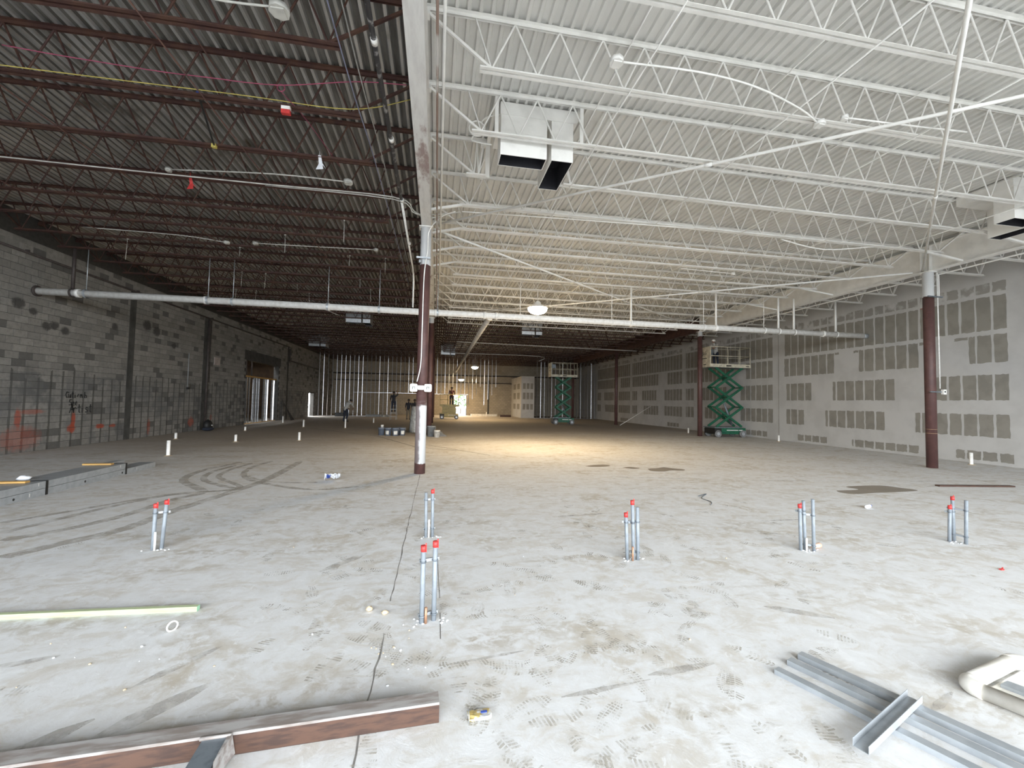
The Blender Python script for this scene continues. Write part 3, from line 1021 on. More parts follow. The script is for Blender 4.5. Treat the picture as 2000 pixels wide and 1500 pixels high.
# knee braces from girder flange up to joist bottom chords
for i in range(0, 9):
    y = 5.285 + i * JS
    if i in (0, 2, 3, 6, 8):
        b = MB(); b.bar((14.22, y, 5.84), (12.75, y, 6.01), .05, .05); b.bar((14.22, y + .01, 5.84), (12.75, y + .06, 6.02), .05, .008)
        tag(b.build('knee_brace', WHITE), 'white angle knee brace slanting from joist down to the girder beside the board wall', 'brace', 'knee braces on the girder by the board wall')
for i in (3, 4, 5, 6):
    y = 5.285 + i * JS
    b = MB(); b.bar((-.22, y, 5.84), (.46, y, 6.01), .05, .05); b.bar((-.22, y, 5.84), (.46, y + .05, 6.02), .05, .008)
    tag(b.build('knee_brace', WHITE), 'short white knee brace from joist to the girder above the twin-box column', 'brace', 'knee braces on the seam girder')

# roof X-bracing pipes
for (p, q, lab) in (((-.2, 10.2), (14.3, -.9), 'long white bracing pipe running diagonally from the twin-box column under the white joists'),
                    ((14.3, 10.2), (-.2, -.9), 'long white bracing pipe running diagonally from the white-topped column by the board wall'),
                    ((-.2, 10.4), (14.2, 21.1), 'white bracing pipe crossing from the twin-box column to the column beside the lift'),
                    ((14.2, 10.4), (-.2, 21.1), 'white bracing pipe crossing from the white-topped column to the seam column behind the twin-box one')):
    zb_ = 5.92 if p[0] < 5 else 5.86
    b = MB(); b.tube([(p[0], p[1], zb_), (q[0], q[1], zb_)], .026, 10)
    d = (Vector(q) - Vector(p)); 
    for f in (.33, .66):
        c = Vector(p) + d * f; u = d.normalized() * .06
        b.tube([(c.x - u.x, c.y - u.y, zb_), (c.x + u.x, c.y + u.y, zb_)], .036, 10)
    tag(b.build('bracing_pipe', WHITE), lab, 'pipe')

# ---- columns
CW = mat_column('column_white_and_primer', [(0, 0), (.20, 0), (.28, 1), (1.52, 1), (1.56, .45), (1.95, .35), (2.0, 0), (4.86, 0), (4.92, 1), (6.0, 1)], side=-.37)
CRT = mat_column('column_white_top', [(0, 0), (5.0, 0), (5.06, 1), (6.0, 1)])
CRS = mat_column('column_white_tip', [(0, 0), (5.45, 0), (5.6, 1), (6, 1)])
CR = mat_column('column_primer', [(0, 0), (6, 0)])


def column(x, y, mat, label, r=.125, group=None):
    t = thing('steel_column', label, 'column', (x, y, 0), 0, group)
    b = MB(); b.lathe([(r, 0), (r, 5.78)], 28, (0, 0, 0)); b.build('shaft', mat, t)
    b = MB(); b.box(-.16, .16, -.14, .14, 5.78, 5.80); b.build('cap_plate', mat if mat is CR else WHITE, t)
    return t


c1 = column(GX[0], 10.1, CW, 'round column, red primer with a white lower half and white top, twin white boxes on it')
c2 = column(GX[0], 21.2, CRS, 'dark red round column standing just behind the twin-box column, bins at its foot')
column(GX[0], 32.3, CR, 'dark red-brown round column in the dim middle of the hall', group='dim columns')
column(GX[0], 43.4, CR, 'dark red-brown round column in the dim middle of the hall', group='dim columns')
r1 = column(GX[1], 10.1, CRT, 'dark red round column with a white top and conduit in front of the gypsum board wall', .13)
column(GX[1], 21.2, CRS, 'dark red round column next to the raised green scissor lift at the board wall')
column(GX[1], 32.3, CR, 'dark red slender-looking column between the two green scissor lifts')
column(GX[1], 43.4, CR, 'dark red column at the stud partition beside the board wall')

# clamps and conduit on the first column
t = thing('strut_clamp', 'short steel strut clamped across the top of the twin-box column', 'clamp', (GX[0], 9.94, 5.02))
b = MB(); b.box(-.20, .12, -.03, .01, -.02, .02); b.build('strut', TRACK, t)
b = MB(); b.tube([(-.12, .0, -.05), (-.12, 0, -.12)], .03, 8); b.build('bracket', TRACK, t)
b = MB(); b.tube(smooth_path([(.3, 9.3, 5.90), (.0, 9.55, 5.86), (-.27, 9.90, 5.66), (-.30, 9.93, 5.2), (-.365, 9.95, 4.6), (-.375, 9.95, 3.4), (-.385, 9.95, 2.55), (-.46, 9.93, 2.12)], 6), .013, 8)
tag(b.build('white_cable', PVCW), 'thin white cable running down the twin-box column to its boxes', 'cable')
t = thing('emergency_light', 'pair of white square boxes on a bar mounted on the white and red column', 'light', (GX[0] - .02, 9.94, 1.98))
b = MB(); b.box(-.24, .24, -.03, .0, -.02, .03); b.build('strut_bar', TRACK, t)
b = MB(); b.box(-.065, .075, -.05, -.028, -.045, .055); b.build('label_plate', PVCW, t)
for sx in (-.155, .165):
    P = []
    for q in range(20):
        a = 2 * math.pi * q / 20; cx, cy = math.cos(a), math.sin(a); e = .35
        P.append((sx + .085 * math.copysign(abs(cx) ** e, cx), .09 * math.copysign(abs(cy) ** e, cy)))
    b = MB(); n = len(P)
    b.add([(x, -.03, z) for x, z in P] + [(x, -.10, z) for x, z in P], [tuple(range(n)), tuple(range(2 * n - 1, n - 1, -1))] + [(i, n + i, n + (i + 1) % n, (i + 1) % n) for i in range(n)])
    bx_ = b.build('box', PVCW, t)
    b = MB()
    b.box(sx - .032, sx - .020, -.104, -.1005, -.035, .025); b.box(sx - .032, sx + .032, -.104, -.1005, .014, .027); b.box(sx + .018, sx + .030, -.104, -.1005, -.030, .015)
    b.build('dark_symbol', PIC, bx_)

# conduit on the right-hand column
t = thing('column_conduit', 'thin conduit with strut clamps and a small white box on the white-topped column', 'conduit', (GX[1], 9.95, 0))
b = MB(); b.tube([(.12, 0, 5.75), (.12, -.01, 2.32)], .016, 8); b.build('conduit', PVCW, t)
b = MB(); b.tube(smooth_path([(.30, .1, 5.74), (.20, .02, 5.70), (.18, 0, 5.60), (.18, 0, 5.0)], 5), .014, 8); b.build('conduit_bend', WHITE, t)
for z in (5.02, 2.22):
    b = MB(); b.box(-.26, .26, -.045, -.01, z - .018, z + .018); b.build('strut', STRUT, t)
b = MB(); b.box(.13, .24, -.09, -.03, 2.15, 2.29); bb_ = b.build('outlet_box', PVCW, t)
b = MB(); b.box(.165, .205, -.095, -.09, 2.20, 2.25); b.build('outlet', INK, bb_)
for z in (1.0, 1.12):
    b = MB(); b.lathe([(.133, 0), (.133, .012)], 24, (0, .15, z)); b.build('paint_ring', M('ochre_ring', (.32, .2, .12), None, 9), t)

# ================================================================== PIPES
def hanger(x, y, z0, z1, mat, label, group, r=.012, big=False):
    t = thing('pipe_hanger', label, 'hanger', (x, y, z0), 0, group)
    b = MB(); b.tube([(0, 0, .08), (0, 0, z1 - z0)], .045 if big else r, 8); b.build('hanger_rod', mat, t)
    b = MB(); b.lathe([(.128, -.03), (.128, .03)], 18, (0, 0, 0), False, False)
    me = b.mesh('clamp_ring', mat); me.transform(Matrix.Rotation(math.pi / 2, 4, 'Y'))
    put('clamp_ring', me, t)
    return t


PY, PZ = 14.4, 4.66
t = thing('main_pipe', 'thick white pipe crossing the hall from the block wall to the board wall', 'pipe', (0, PY, PZ))
b = MB(); b.tube([(XL, 0, 0), (XR - .2, 0, 0)], .105, 20); b.build('pipe_run', PVCW, t)
for xx in (-10.5, -7.1, -3.55, -.1, 1.55, 1.95, 6.95, 10.4, 15.2):
    b = MB(); b.tube([(xx - .05, 0, 0), (xx + .05, 0, 0)], .125, 20); b.build('coupling', PVCW, t)
b = MB(); b.lathe([(.16, -.04), (.16, .02)], 18); me = b.mesh('wall_flange', DARKP); me.transform(Matrix.Rotation(math.pi / 2, 4, 'Y')); put('wall_flange', me, t, (XL + .03, 0, 0))
b = MB(); b.tube([(XR - .22, 0, 0), (XR, 0, 0)], .095, 16); b.build('pipe_end', TRACK, t)
t = thing('branch_pipe', 'grey dusty branch pipe teed off the thick white pipe into the deep end', 'pipe', (1.75, PY, PZ))
b = MB(); b.tube([(0, .1, 0), (.1, 29.0, .02)], .10, 16); b.build('pipe_run', M('dusty_grey_pipe', (.40, .38, .35), (.30, .28, .25), 5, .6), t)
b = MB(); b.tube([(0, .08, 0), (0, .34, 0)], .13, 18); b.build('tee', PVCW, t)
for x, big in ((-10.65, True), (-10.3, False), (-7.05, False), (-6.35, False), (-3.55, False), (-1.95, False), (-.05, False)):
    lab = 'dark stubby pipe drop holding the thick white pipe at the block wall' if big else 'thin rod hanging the thick white pipe below the bare deck'
    hanger(x, PY, PZ, 6.0, DARKP if big else TRACK, lab, None if big else 'rods under the bare deck', big=big)
for x, big in ((2.8, False), (6.2, False), (6.95, True), (9.9, False), (10.42, True), (12.5, False), (13.15, True), (13.85, True), (15.8, True)):
    lab = 'stout white drop pipe holding the thick white pipe under the painted deck' if big else 'thin white rod hanging the thick white pipe under the painted deck'
    hanger(x, PY, PZ, 6.0, WHITE, lab, 'white drop pipes' if big else 'rods under the painted deck', big=False, r=.038 if big else .011)

b = MB(); b.tube([(-.09, FRONT_Y + .1, 5.74), (-.10, 9.0, 5.74), (-.11, 14.0, 5.74), (-.10, 14.36, 5.6), (-.09, 14.4, 4.8)], .016, 8)
tag(b.build('brown_conduit', M('rusty_brown_conduit', (.22, .15, .12), (.45, .42, .39), 3, .6, lo=.5, hi=.6, stretch=(1, .5, 1), kind='World')), 'thin brown-white conduit running under the edge of the seam girder', 'conduit')
b = MB(); b.tube([(-.02, FRONT_Y + .1, 5.74), (-.02, 14.3, 5.74)], .018, 8)
tag(b.build('white_conduit', WHITE), 'thin white conduit running alongside the seam girder next to the brown one', 'conduit')
t = thing('sprinkler_pipe', 'dark peeling pipe hung beside the seam girder under bare deck, turning white and dropping', 'pipe', (-.84, 0, 5.90))
b = MB(); b.tube([(.02, FRONT_Y + .1, 0), (0, 9.0, 0)], .032, 10); b.build('pipe_run', M('peeling_black_pipe', (.05, .05, .055), (.35, .35, .36), 9, .5, lo=.55, hi=.62), t)
b = MB(); b.tube([(0, 9.0, 0), (-.02, 13.6, 0), (-.03, 14.2, -.02), (-.03, 14.4, -.2), (-.03, 14.4, -1.1)], .028, 10); b.build('white_run', PVCW, t)
for yy_ in (5.0, 6.9, 9.0, 11.5):
    b = MB(); b.tube([(0.01, yy_ - .04, 0), (0.01, yy_ + .04, 0)], .042, 10); b.build('coupling', PVCW, t)
for k_, (dx, mat) in enumerate(((-1.25, WIREB), (-1.1, GALV))):
    b = MB(); b.tube(smooth_path([(dx, FRONT_Y + .2, 6.05), (dx - .02, 4.5, 5.97), (dx + .05, 7.5, 5.95), (dx + .08, 10.5, 5.97), (dx + .12, 16, 5.96)], 6), .009, 6)
    tag(b.build('hanging_wire', mat), ('blue-grey' if k_ == 0 else 'bright') + ' wire strung below the ends of the red-brown joists', 'wire')

# black gas pipe on the block wall
t = thing('wall_pipe', 'black iron pipe running high along the block wall', 'pipe', (XL + .06, 0, 5.66))
b = MB(); b.tube([(0, 8, 0), (0, 35.7, 0)], .035, 10); b.build('pipe_run', DARKP, t)
for yy_ in (14.0, 18.5, 24.0, 30.0):
    b = MB(); b.box(-.06, .04, yy_ - .02, yy_ + .02, .0, .08); b.build('pipe_strap', DARKP, t)
t = thing('lower_wall_pipe', 'black pipe stepping down and continuing along the far block wall', 'pipe', (XL + .08, 35.7, 4.6))
b = MB(); b.tube([(0, 0, .95), (0, 0, 0), (0.02, 8.2, -.1)], .05, 10); b.build('pipe_run', DARKP, t)
b = MB(); b.tube([(.08, YF - .1 - 35.7, -.75), (20.3, YF - .1 - 35.7, -.75)], .05, 8); b.build('far_run', DARKP, t)
b = MB(); b.tube([(XL + .08, YF - .08, 4.6), (XR - .1, YF - .08, 4.75)], .07, 8)
tag(b.build('far_wall_pipe', DARKP), 'black pipe running across the tan block wall above the bright doorway', 'pipe')
t = thing('wall_conduit', 'thin conduit dropping down the block wall to a small dark box', 'conduit', (XL + .02, 22.15, 2.0))
b = MB(); b.tube([(0, 0, .1), (0, 0, 1.7)], .014, 6); b.build('conduit', TRACK, t)
b = MB(); b.box(-.01, .06, -.07, .07, 0, .1); b.build('box', INK, t)
b = MB(); b.tube([(XL + .05, 23.75, .3), (XL + .05, 23.75, 5.6)], .05, 8); b.tube([(XL + .05, 23.95, 2.4), (XL + .05, 23.95, 5.6)], .02, 6)
tag(b.build('wall_riser', DARKP), 'dark riser pipes fixed to the filled joint of the block wall', 'pipe')
b = MB(); b.box(XL + .004, XL + .05, 24.45, 25.0, 3.35, 3.75)
tag(b.build('wall_panel', M('pale_panel', (.42, .36, .33), None, 4)), 'small pale square panel high on the block wall', 'panel')

# conduits with boxes under the bare deck
def conduit(pts, label, mat=TRACK, r=.013, name='roof_conduit', boxes=()):
    t = thing(name, label, 'conduit', (0, 0, 0))
    b = MB(); b.tube(smooth_path(pts, 4), r, 7); b.build('conduit', mat, t)
    for (x, y, z, s) in boxes:
        b = MB(); b.lathe([(s, -.03), (s, .03)], 8, (x, y, z)); b.build('junction_box', mat, t)
        b = MB(); b.box(x - s * .6, x + s * .6, y - s * .6, y + s * .6, z - .045, z - .03); b.build('cover', mat, t)


PC = M('pale_conduit', (.55, .54, .50), (.42, .41, .38), 5, .5)
conduit([(XL + .3, 8.95, 5.96), (-7.9, 8.98, 5.96), (-5.8, 8.99, 5.95), (-3.5, 9.0, 5.95), (-1.0, 8.98, 5.94), (-.6, 9.35, 5.85), (-.3, 9.6, 5.82), (.4, 9.4, 5.95)], 'pale conduit along the bare joists bending under the girder to painted deck', PC)
conduit([(-3.5, 9.05, 5.95), (-1.0, 9.06, 5.93), (-.55, 9.45, 5.83), (.3, 9.45, 5.93)], 'second pale conduit running beside the long one to the girder', PC)
conduit([(-5.2, 9.0, 6.05), (-3.2, 8.65, 6.0), (-1.85, 8.6, 5.97)], 'pale conduit with a box, slanting below the bare deck', PC, boxes=((-5.2, 9.0, 6.05, .06), (-1.83, 8.6, 5.97, .09)))
conduit([(-9.1, 12.5, 6.0), (-6.9, 12.55, 6.0), (-5.9, 12.75, 5.97)], 'pale conduit ending in a box deeper under the bare deck', PC, boxes=((-5.85, 12.76, 5.97, .08),))
conduit([(-5.1, 12.7, 5.99), (-3.5, 12.6, 5.99), (-1.83, 12.46, 5.99)], 'thin conduit with round boxes at both ends under the bare deck', PC, boxes=((-5.1, 12.7, 5.99, .08), (-1.83, 12.46, 5.99, .07)))
conduit([(-3.6, 4.75, 6.02), (-2.6, 4.9, 6.0), (-1.9, 4.88, 6.0)], 'cream conduit running into a large grey round junction box under bare deck', PC, boxes=((-1.82, 4.87, 5.97, .11),))
conduit([(2.1, 4.80, 5.97), (3.2, 4.75, 5.97), (4.1, 4.83, 5.97), (5.0, 5.05, 5.95), (5.45, 5.2, 5.9)], 'white conduit between a round box and a dangling grey box under white joists', WHITE, boxes=((2.1, 4.8, 5.97, .09), (5.47, 5.2, 5.9, .08)))
conduit([(5.8, 5.1, 5.97), (7.0, 5.05, 5.97), (7.9, 5.0, 5.97)], 'white conduit with a small white box below the white joists', WHITE, boxes=((5.8, 5.1, 5.97, .05),))
conduit([(.45, 9.4, 5.96), (3.0, 9.25, 5.96), (6.0, 9.1, 5.96)], 'white conduit carried on under the white joists from the girder', WHITE)
conduit([(7.4, 11.9, 5.96), (9.3, 12.0, 5.96)], 'short white conduit with a box under the white joists', WHITE, boxes=((9.3, 12.0, 5.96, .06),))
conduit([(8.5, 9.2, 5.95), (9.9, 9.35, 5.86), (11.2, 9.1, 5.95)], 'drooping white flexible conduit near the girder by the board wall', WHITE, .016)
conduit([(14.6, -.5, 5.72), (14.6, 10.0, 5.72), (14.62, 22.0, 5.72)], 'straight white conduit strung past the white-topped column at the board wall', WHITE, .022)
conduit([(-10, 20, 5.95), (-6, 20.3, 5.9), (-4.6, 20.8, 5.6)], 'sagging pale conduit in the dim part of the bare roof', PC)
conduit([(1.2, 28.0, 5.6), (6.0, 28.0, 5.55), (14, 28.1, 5.5)], 'pale sprinkler line crossing the unpainted roof beyond the white joists', PC, .03)
conduit([(.9, 33.0, 5.4), (8.0, 33.0, 5.4), (8.0, 33.0, 5.0)], 'second pale sprinkler line crossing deeper in the unpainted roof', PC, .03)
# ring of cable by the duct
b = MB(); b.tube(arc((.55, 6.95, 6.30), .13, 0, 6.2, 20, 'xz'), .014, 7); b.tube(smooth_path([(.62, 6.95, 6.42), (.72, 6.95, 6.52), (.95, 6.8, 6.50)], 4), .012, 6); b.tube(smooth_path([(.50, 6.95, 6.18), (.48, 6.95, 6.08), (.8, 6.9, 6.02)], 4), .012, 6)
tag(b.build('cable_coil', WHITE), 'coiled white cable hanging beside the double duct', 'cable')

# ================================================================== DUCTS
def duct(loc, mat, label, inner=BLACK):
    t = thing('hanging_duct', label, 'duct', loc)
    b = MB(); b.box(0, 1.33, 0, 1.0, .69, .90); b.build('plenum', mat, t)
    def chute(x0, x1, y0, y1, z0, z1):
        w = .012
        b = MB(); b.box(x0, x1, y0, y0 + w, z0, z1); b.box(x0, x1, y1 - w, y1, z0, z1); b.box(x0, x0 + w, y0 + w, y1 - w, z0, z1); b.box(x1 - w, x1, y0 + w, y1 - w, z0, z1)
        o = b.build('duct_drop', mat, t)
        b = MB(); e = .002
        b.box(x0 + w, x1 - w, y0 + w, y0 + w + e, z0 + .004, z1); b.box(x0 + w, x1 - w, y1 - w - e, y1 - w, z0 + .004, z1)
        b.box(x0 + w, x0 + w + e, y0 + w, y1 - w, z0 + .004, z1); b.box(x1 - w - e, x1 - w, y0 + w, y1 - w, z0 + .004, z1); b.box(x0 + w, x1 - w, y0 + w, y1 - w, z1 - .25, z1)
        b.build('black_lining', inner, o)
    chute(.01, .80, 0, .34, .0, .69)
    chute(.88, 1.26, 0, .98, .0, .69)
    b = MB(); b.box(.0, 1.33, -.012, 0, .68, .70); b.build('seam_flange', mat, t)
    return t


duct((.92, 6.75, 5.79), WHITE, 'white painted double hanging duct with black mouths, beside the seam girder')
duct((11.93, 6.78, 5.79), WHITE, 'white painted double duct with black mouths near the girder by the board wall')
duct((-4.9, 23.56, 5.79), GALV, 'bare metal double duct under the dark deck left of the seam columns')
duct((4.95, 24.84, 5.79), GALV, 'bare metal double duct hanging just beyond the white joists')
duct((.25, 37.78, 5.79), GALV, 'small-looking bare metal duct deep in the hall right of the seam columns')
duct((-10.0, 35.2, 5.79), GALV, 'bare metal duct deep in the hall against the block wall')

# ================================================================== LAMPS
def lamp(x, y, z, ztop, label, power, s=1.0):
    t = thing('high_bay_lamp', label, 'lamp', (x, y, z))
    b = MB(); b.tube([(0, 0, .28 * s), (0, 0, ztop - z)], .014, 8); b.build('stem', WHITE, t)
    b = MB(); b.lathe([(.06 * s, .28 * s), (.11 * s, .24 * s), (.14 * s, .15 * s), (.38 * s, .02 * s), (.40 * s, 0), (.37 * s, .01 * s), (.13 * s, .13 * s)], 24, (0, 0, 0), True, False); b.build('reflector', WHITE, t)
    b = MB(); b.lathe([(.37 * s, .0), (.36 * s, -.08 * s), (.27 * s, -.17 * s), (.14 * s, -.215 * s), (.02, -.225 * s)], 24, (0, 0, 0)); b.build('glowing_lens', GLOW, t)
    d = bpy.data.lights.new('lamp_glow', 'AREA'); d.shape = 'DISK'; d.size = .6 * s; d.energy = power; d.color = (1.0, .70, .36)
    l = bpy.data.objects.new('lamp_glow', d); COL.objects.link(l); l.parent = t; l.location = (0, 0, -.24 * s)
    return t


lamp(3.72, 5.285 + 8 * JS, 5.30, 6.0, 'glowing high-bay lamp hanging behind the thick white pipe', 150, 1.0)
lamp(3.4, 5.285 + 26 * JS, 4.85, 6.0, 'glowing high-bay lamp hanging in front of the stud partition', 130, .8)
lamp(2.6, 5.285 + 32 * JS, 4.05, 6.0, 'glowing lamp behind the hanging studs above the bright doorway', 150, .8)

# ================================================================== SCISSOR LIFTS
def lift(loc, label, la, stages, zp, pl, pw, col, pcol, base_l, base_w, panel=True, logo=True):
    t = thing('scissor_lift', label, 'scissor lift', loc)
    hb = base_l / 2; hw = base_w / 2
    b = MB(); b.box(-hb + .1, hb - .1, -hw + .12, hw - .12, .16, .42); b.box(-hb + .05, hb - .05, -hw + .04, hw - .04, .28, .50); b.build('chassis', col, t)
    b = MB(); b.box(-hb - .02, hb - .35, -hw - .01, hw + .01, .50, .545); b.build('chassis_tray', STRUT if col is GREEN else col, t)
    b = MB(); b.box(-hb + .02, -hb + .42, -hw + .02, hw - .02, .18, .48); b.build('battery_box', INK, t)
    b = MB(); b.box(-hb + .75, hb - .5, -hw + .035, -hw + .04, .36, .40); b.box(hb - .45, hb - .25, -hw + .035, -hw + .04, .36, .40); b.build('white_decal', PVCW, t)
    for sx in (-1, 1):
        for sy in (-1, 1):
            w = MB(); w.tube([(sx * (hb - .22), sy * (hw - .13), .19), (sx * (hb - .22), sy * hw, .19)], .19, 18)
            wo = w.build('wheel', RUBBER, t)
            w = MB(); w.tube([(sx * (hb - .22), sy * (hw + .0), .19), (sx * (hb - .22), sy * (hw + .008), .19)], .09, 12); w.build('hub', TRACK, wo)
    z0 = .56; dz = (zp - z0) / stages
    for i in range(stages):
        za, zb = z0 + i * dz, z0 + (i + 1) * dz
        for sy in (-1, 1):
            y = sy * (hw - .12)
            for (xa, xb, yy_) in ((-la, la, y), (la, -la, y - sy * .07)):
                b = MB(); b.bar((xa, yy_, za), (xb, yy_, zb), .05, .12); b.build('scissor_arm', col, t)
        for xx, zz in ((-la, zb), (la, zb), (0, (za + zb) / 2)):
            if i == stages - 1 and xx != 0:
                continue
            b = MB(); b.tube([(xx, -hw + .08, zz), (xx, hw - .08, zz)], .035, 8); b.build('pivot_tube', col, t)
    if stages > 1 and col is GREEN:
        b = MB(); b.tube([(la * .5, 0, z0 + .1), (-la * .15, 0, z0 + dz * 1.3)], .06, 10); b.build('hydraulic_ram', STRUT, t)
    hp = pl / 2; hq = pw / 2
    b = MB(); b.box(-hp + .05, hp - .05, -hq + .03, hq - .03, zp, zp + .05); b.build('platform_deck', STRUT, t)
    b = MB(); b.box(-hp, hp, -hq, -hq + .025, zp + .01, zp + .19); b.box(-hp, hp, hq - .025, hq, zp + .01, zp + .19); b.box(-hp, -hp + .025, -hq + .025, hq - .025, zp + .01, zp + .19); b.box(hp - .025, hp, -hq + .025, hq - .025, zp + .01, zp + .19)
    toe = b.build('toe_board', pcol, t)
    if logo:
        me = text_mesh('JLG', .11, 'logo', INK); me.transform(Matrix.Translation((0, -.006, 0)) @ Matrix.Rotation(math.pi / 2, 4, 'X'))
        put('logo', me, toe, (-hp + .62, -hq, zp + .10))
        b = MB(); b.box(-hp + .95, -hp + 1.25, -hq - .003, -hq, zp + .06, zp + .13); b.box(hp - .3, hp - .12, -hq - .003, -hq, zp + .07, zp + .11); b.build('decal', INK, toe)
    zt = zp + 1.12
    xs = [-hp + .03, -hp + pl * .42, hp - pl * .27, hp - .03]
    for x in xs:
        for y in (-hq + .02, hq - .02):
            b = MB(); b.tube([(x, y, zp + .1), (x, y, zt)], .02, 8); b.build('rail_post', pcol, t)
    for zz in (zt, zp + .62):
        b = MB(); b.tube([(-hp + .03, -hq + .02, zz), (hp - .03, -hq + .02, zz), (hp - .03, hq - .02, zz), (-hp + .03, hq - .02, zz), (-hp + .03, -hq + .02, zz)], .02, 8); b.build('guard_rail', pcol, t)
    if panel:
        b = MB(); b.box(-hp - .03, -hp + .0, -hq, hq, zp + .02, zt - .02); pn = b.build('end_panel', pcol, t)
        if logo:
            me = text_mesh('JLG', .24, 'logo', INK); me.transform(Matrix.Rotation(-math.pi / 2, 4, 'Z') @ Matrix.Rotation(math.pi / 2, 4, 'X'))
            put('logo', me, pn, (-hp - .034, 0, zp + .78))
            b = MB(); b.box(-hp - .034, -hp - .03, -.2, .2, zp + .48, zp + .52); b.box(-hp - .034, -hp - .03, -.14, .1, zp + .14, zp + .18); b.build('decal', INK, pn)
        b = MB(); b.box(-hp + .1, -hp + .4, -.12, .14, zp + .7, zp + 1.0); b.build('control_box', STRUT, t)
    return t


lift((15.72, 20.95, 0), 'green scissor lift raised three stages with cream platform against the gypsum board wall', .80, 3, 3.78, 2.45, .95, GREEN, LIFTC, 1.95, .95)
lift((9.85, 32.3, 0), 'green scissor lift raised four stages with pale platform in front of the stud wall', .60, 4, 3.72, 2.15, .8, GREEN, LIFTC, 1.75, .8)
lift((1.15, 39.3, 0), 'lowered yellowish scissor lift in front of the bright doorway', .62, 4, 1.15, 1.75, .8, LIFTY, LIFTY, 1.75, .85, panel=False, logo=False)


# ================================================================== PEOPLE
def person(loc, rz, label, J, shirt, trousers, hat=None, scale=1.0):
    """J: joints in metres; body grown as one surface from tapered limbs"""
    limbs = [('pelvis', 'chest', .145, .155, 'shirt'), ('chest', 'neck', .15, .06, 'shirt'), ('neck', 'head', .055, .06, 'skin'),
             ('shoL', 'elbL', .062, .048, 'shirt'), ('elbL', 'wriL', .046, .032, 'skin'), ('shoR', 'elbR', .062, .048, 'shirt'), ('elbR', 'wriR', .046, .032, 'skin'),
             ('chest', 'shoL', .12, .07, 'shirt'), ('chest', 'shoR', .12, .07, 'shirt'), ('pelvis', 'hipL', .12, .095, 'trousers'), ('pelvis', 'hipR', .12, .095, 'trousers'),
             ('hipL', 'kneL', .10, .070, 'trousers'), ('kneL', 'ankL', .072, .052, 'trousers'), ('hipR', 'kneR', .10, .070, 'trousers'), ('kneR', 'ankR', .072, .052, 'trousers')]
    J = {k: Vector(v) for k, v in J.items()}
    b = MB(); segs = []
    def capsule(a, c, ra, rc, kind):
        n = 5
        b.tube([a.lerp(c, i / n) for i in range(n + 1)], 0, 10, True, [ra + (rc - ra) * i / n for i in range(n + 1)])
        b.ball(a, ra, 10); b.ball(c, rc, 10)
        segs.append((a, c, kind))
    for a, c, ra, rc, kind in limbs:
        capsule(J[a], J[c], ra, rc, kind)
    hd = J['head'] + (J['head'] - J['neck']).normalized() * .07
    b.ball(hd, .105, 14, (.86, .98, 1.18)); segs.append((hd, hd, 'skin'))
    face = Vector(J.get('face', (0, -1, 0))).normalized(); side = face.cross(Vector((0, 0, 1))).normalized()
    b.ball(hd + face * .11 - Vector((0, 0, .015)), .022, 8)                    # nose
    b.ball(hd + face * .085 - Vector((0, 0, .085)), .04, 8)                    # chin
    for s in (-1, 1):
        b.ball(hd + side * .092 * s, .026, 8)                                   # ears
    for S_ in 'LR':
        an = J['ank' + S_]; toe = J.get('toe' + S_, None); toe = Vector(toe) if toe else an + face * .19 + Vector((0, 0, -.04))
        capsule(an + Vector((0, 0, -.03)), toe, .05, .042, 'boot')
        wr = J['wri' + S_]; hdir = (wr - J['elb' + S_]).normalized()
        palm = wr + hdir * .07
        capsule(wr, palm, .034, .040, 'skin')
        sd = hdir.cross(face if abs(hdir.dot(face)) < .9 else Vector((0, 0, 1))).normalized(); curl = sd.cross(hdir).normalized()
        for k, (o_, L_) in enumerate(((-.03, .07), (-.01, .085), (.01, .08), (.03, .06))):
            p0 = palm + sd * o_; p1 = p0 + hdir * L_ * .6; p2 = p1 + (hdir * .6 + curl * .6) * L_ * .5
            capsule(p0, p1, .012, .011, 'skin'); capsule(p1, p2, .011, .009, 'skin')
        capsule(wr + hdir * .03 + sd * .03, wr + hdir * .08 + sd * .065, .014, .011, 'skin')
    me = b.mesh('person_raw', SKIN)
    tmp = bpy.data.objects.new('tmp', me); COL.objects.link(tmp)
    rm = tmp.modifiers.new('r', 'REMESH'); rm.mode = 'VOXEL'; rm.voxel_size = .013; rm.use_smooth_shade = True
    sm = tmp.modifiers.new('s', 'SMOOTH'); sm.iterations = 3; sm.factor = .5
    dg = bpy.context.evaluated_depsgraph_get()
    body = bpy.data.meshes.new_from_object(tmp.evaluated_get(dg))
    bpy.data.objects.remove(tmp); body.name = 'person'
    body.materials.clear()
    kinds = {'skin': 0, 'shirt': 1, 'trousers': 2, 'boot': 3}
    for q in (SKIN, shirt, trousers, INK):
        body.materials.append(q)
    for p in body.polygons:
        c = p.center; best = None
        for a, e, kind in segs:
            d = e - a; L2 = d.length_squared
            u = 0 if L2 == 0 else max(0, min(1, (c - a).dot(d) / L2))
            dist = (c - (a + d * u)).length - (.05 if kind == 'shirt' else .0)
            if best is None or dist < best[0]:
                best = (dist, kind)
        p.material_index = kinds[best[1]]; p.use_smooth = True
    o = put('person', body, None, loc, rz); o.scale = (scale,) * 3
    tag(o, label, 'person')
    h = MB()
    prof = [(.112, -.02), (.114, .03), (.10, .08), (.06, .118), (.015, .13)]
    h.lathe(prof, 16, (hd.x - face.x * .012, hd.y - face.y * .012, hd.z + .01), False, True)
    h.build('hair' if hat is None else 'hard_hat', hat or HAIR, o)
    e = MB()
    for s in (-1, 1):
        e.ball(hd + face * .098 + side * .035 * s + Vector((0, 0, .012)), .011, 6)
    e.build('eyes', INK, o)
    return o


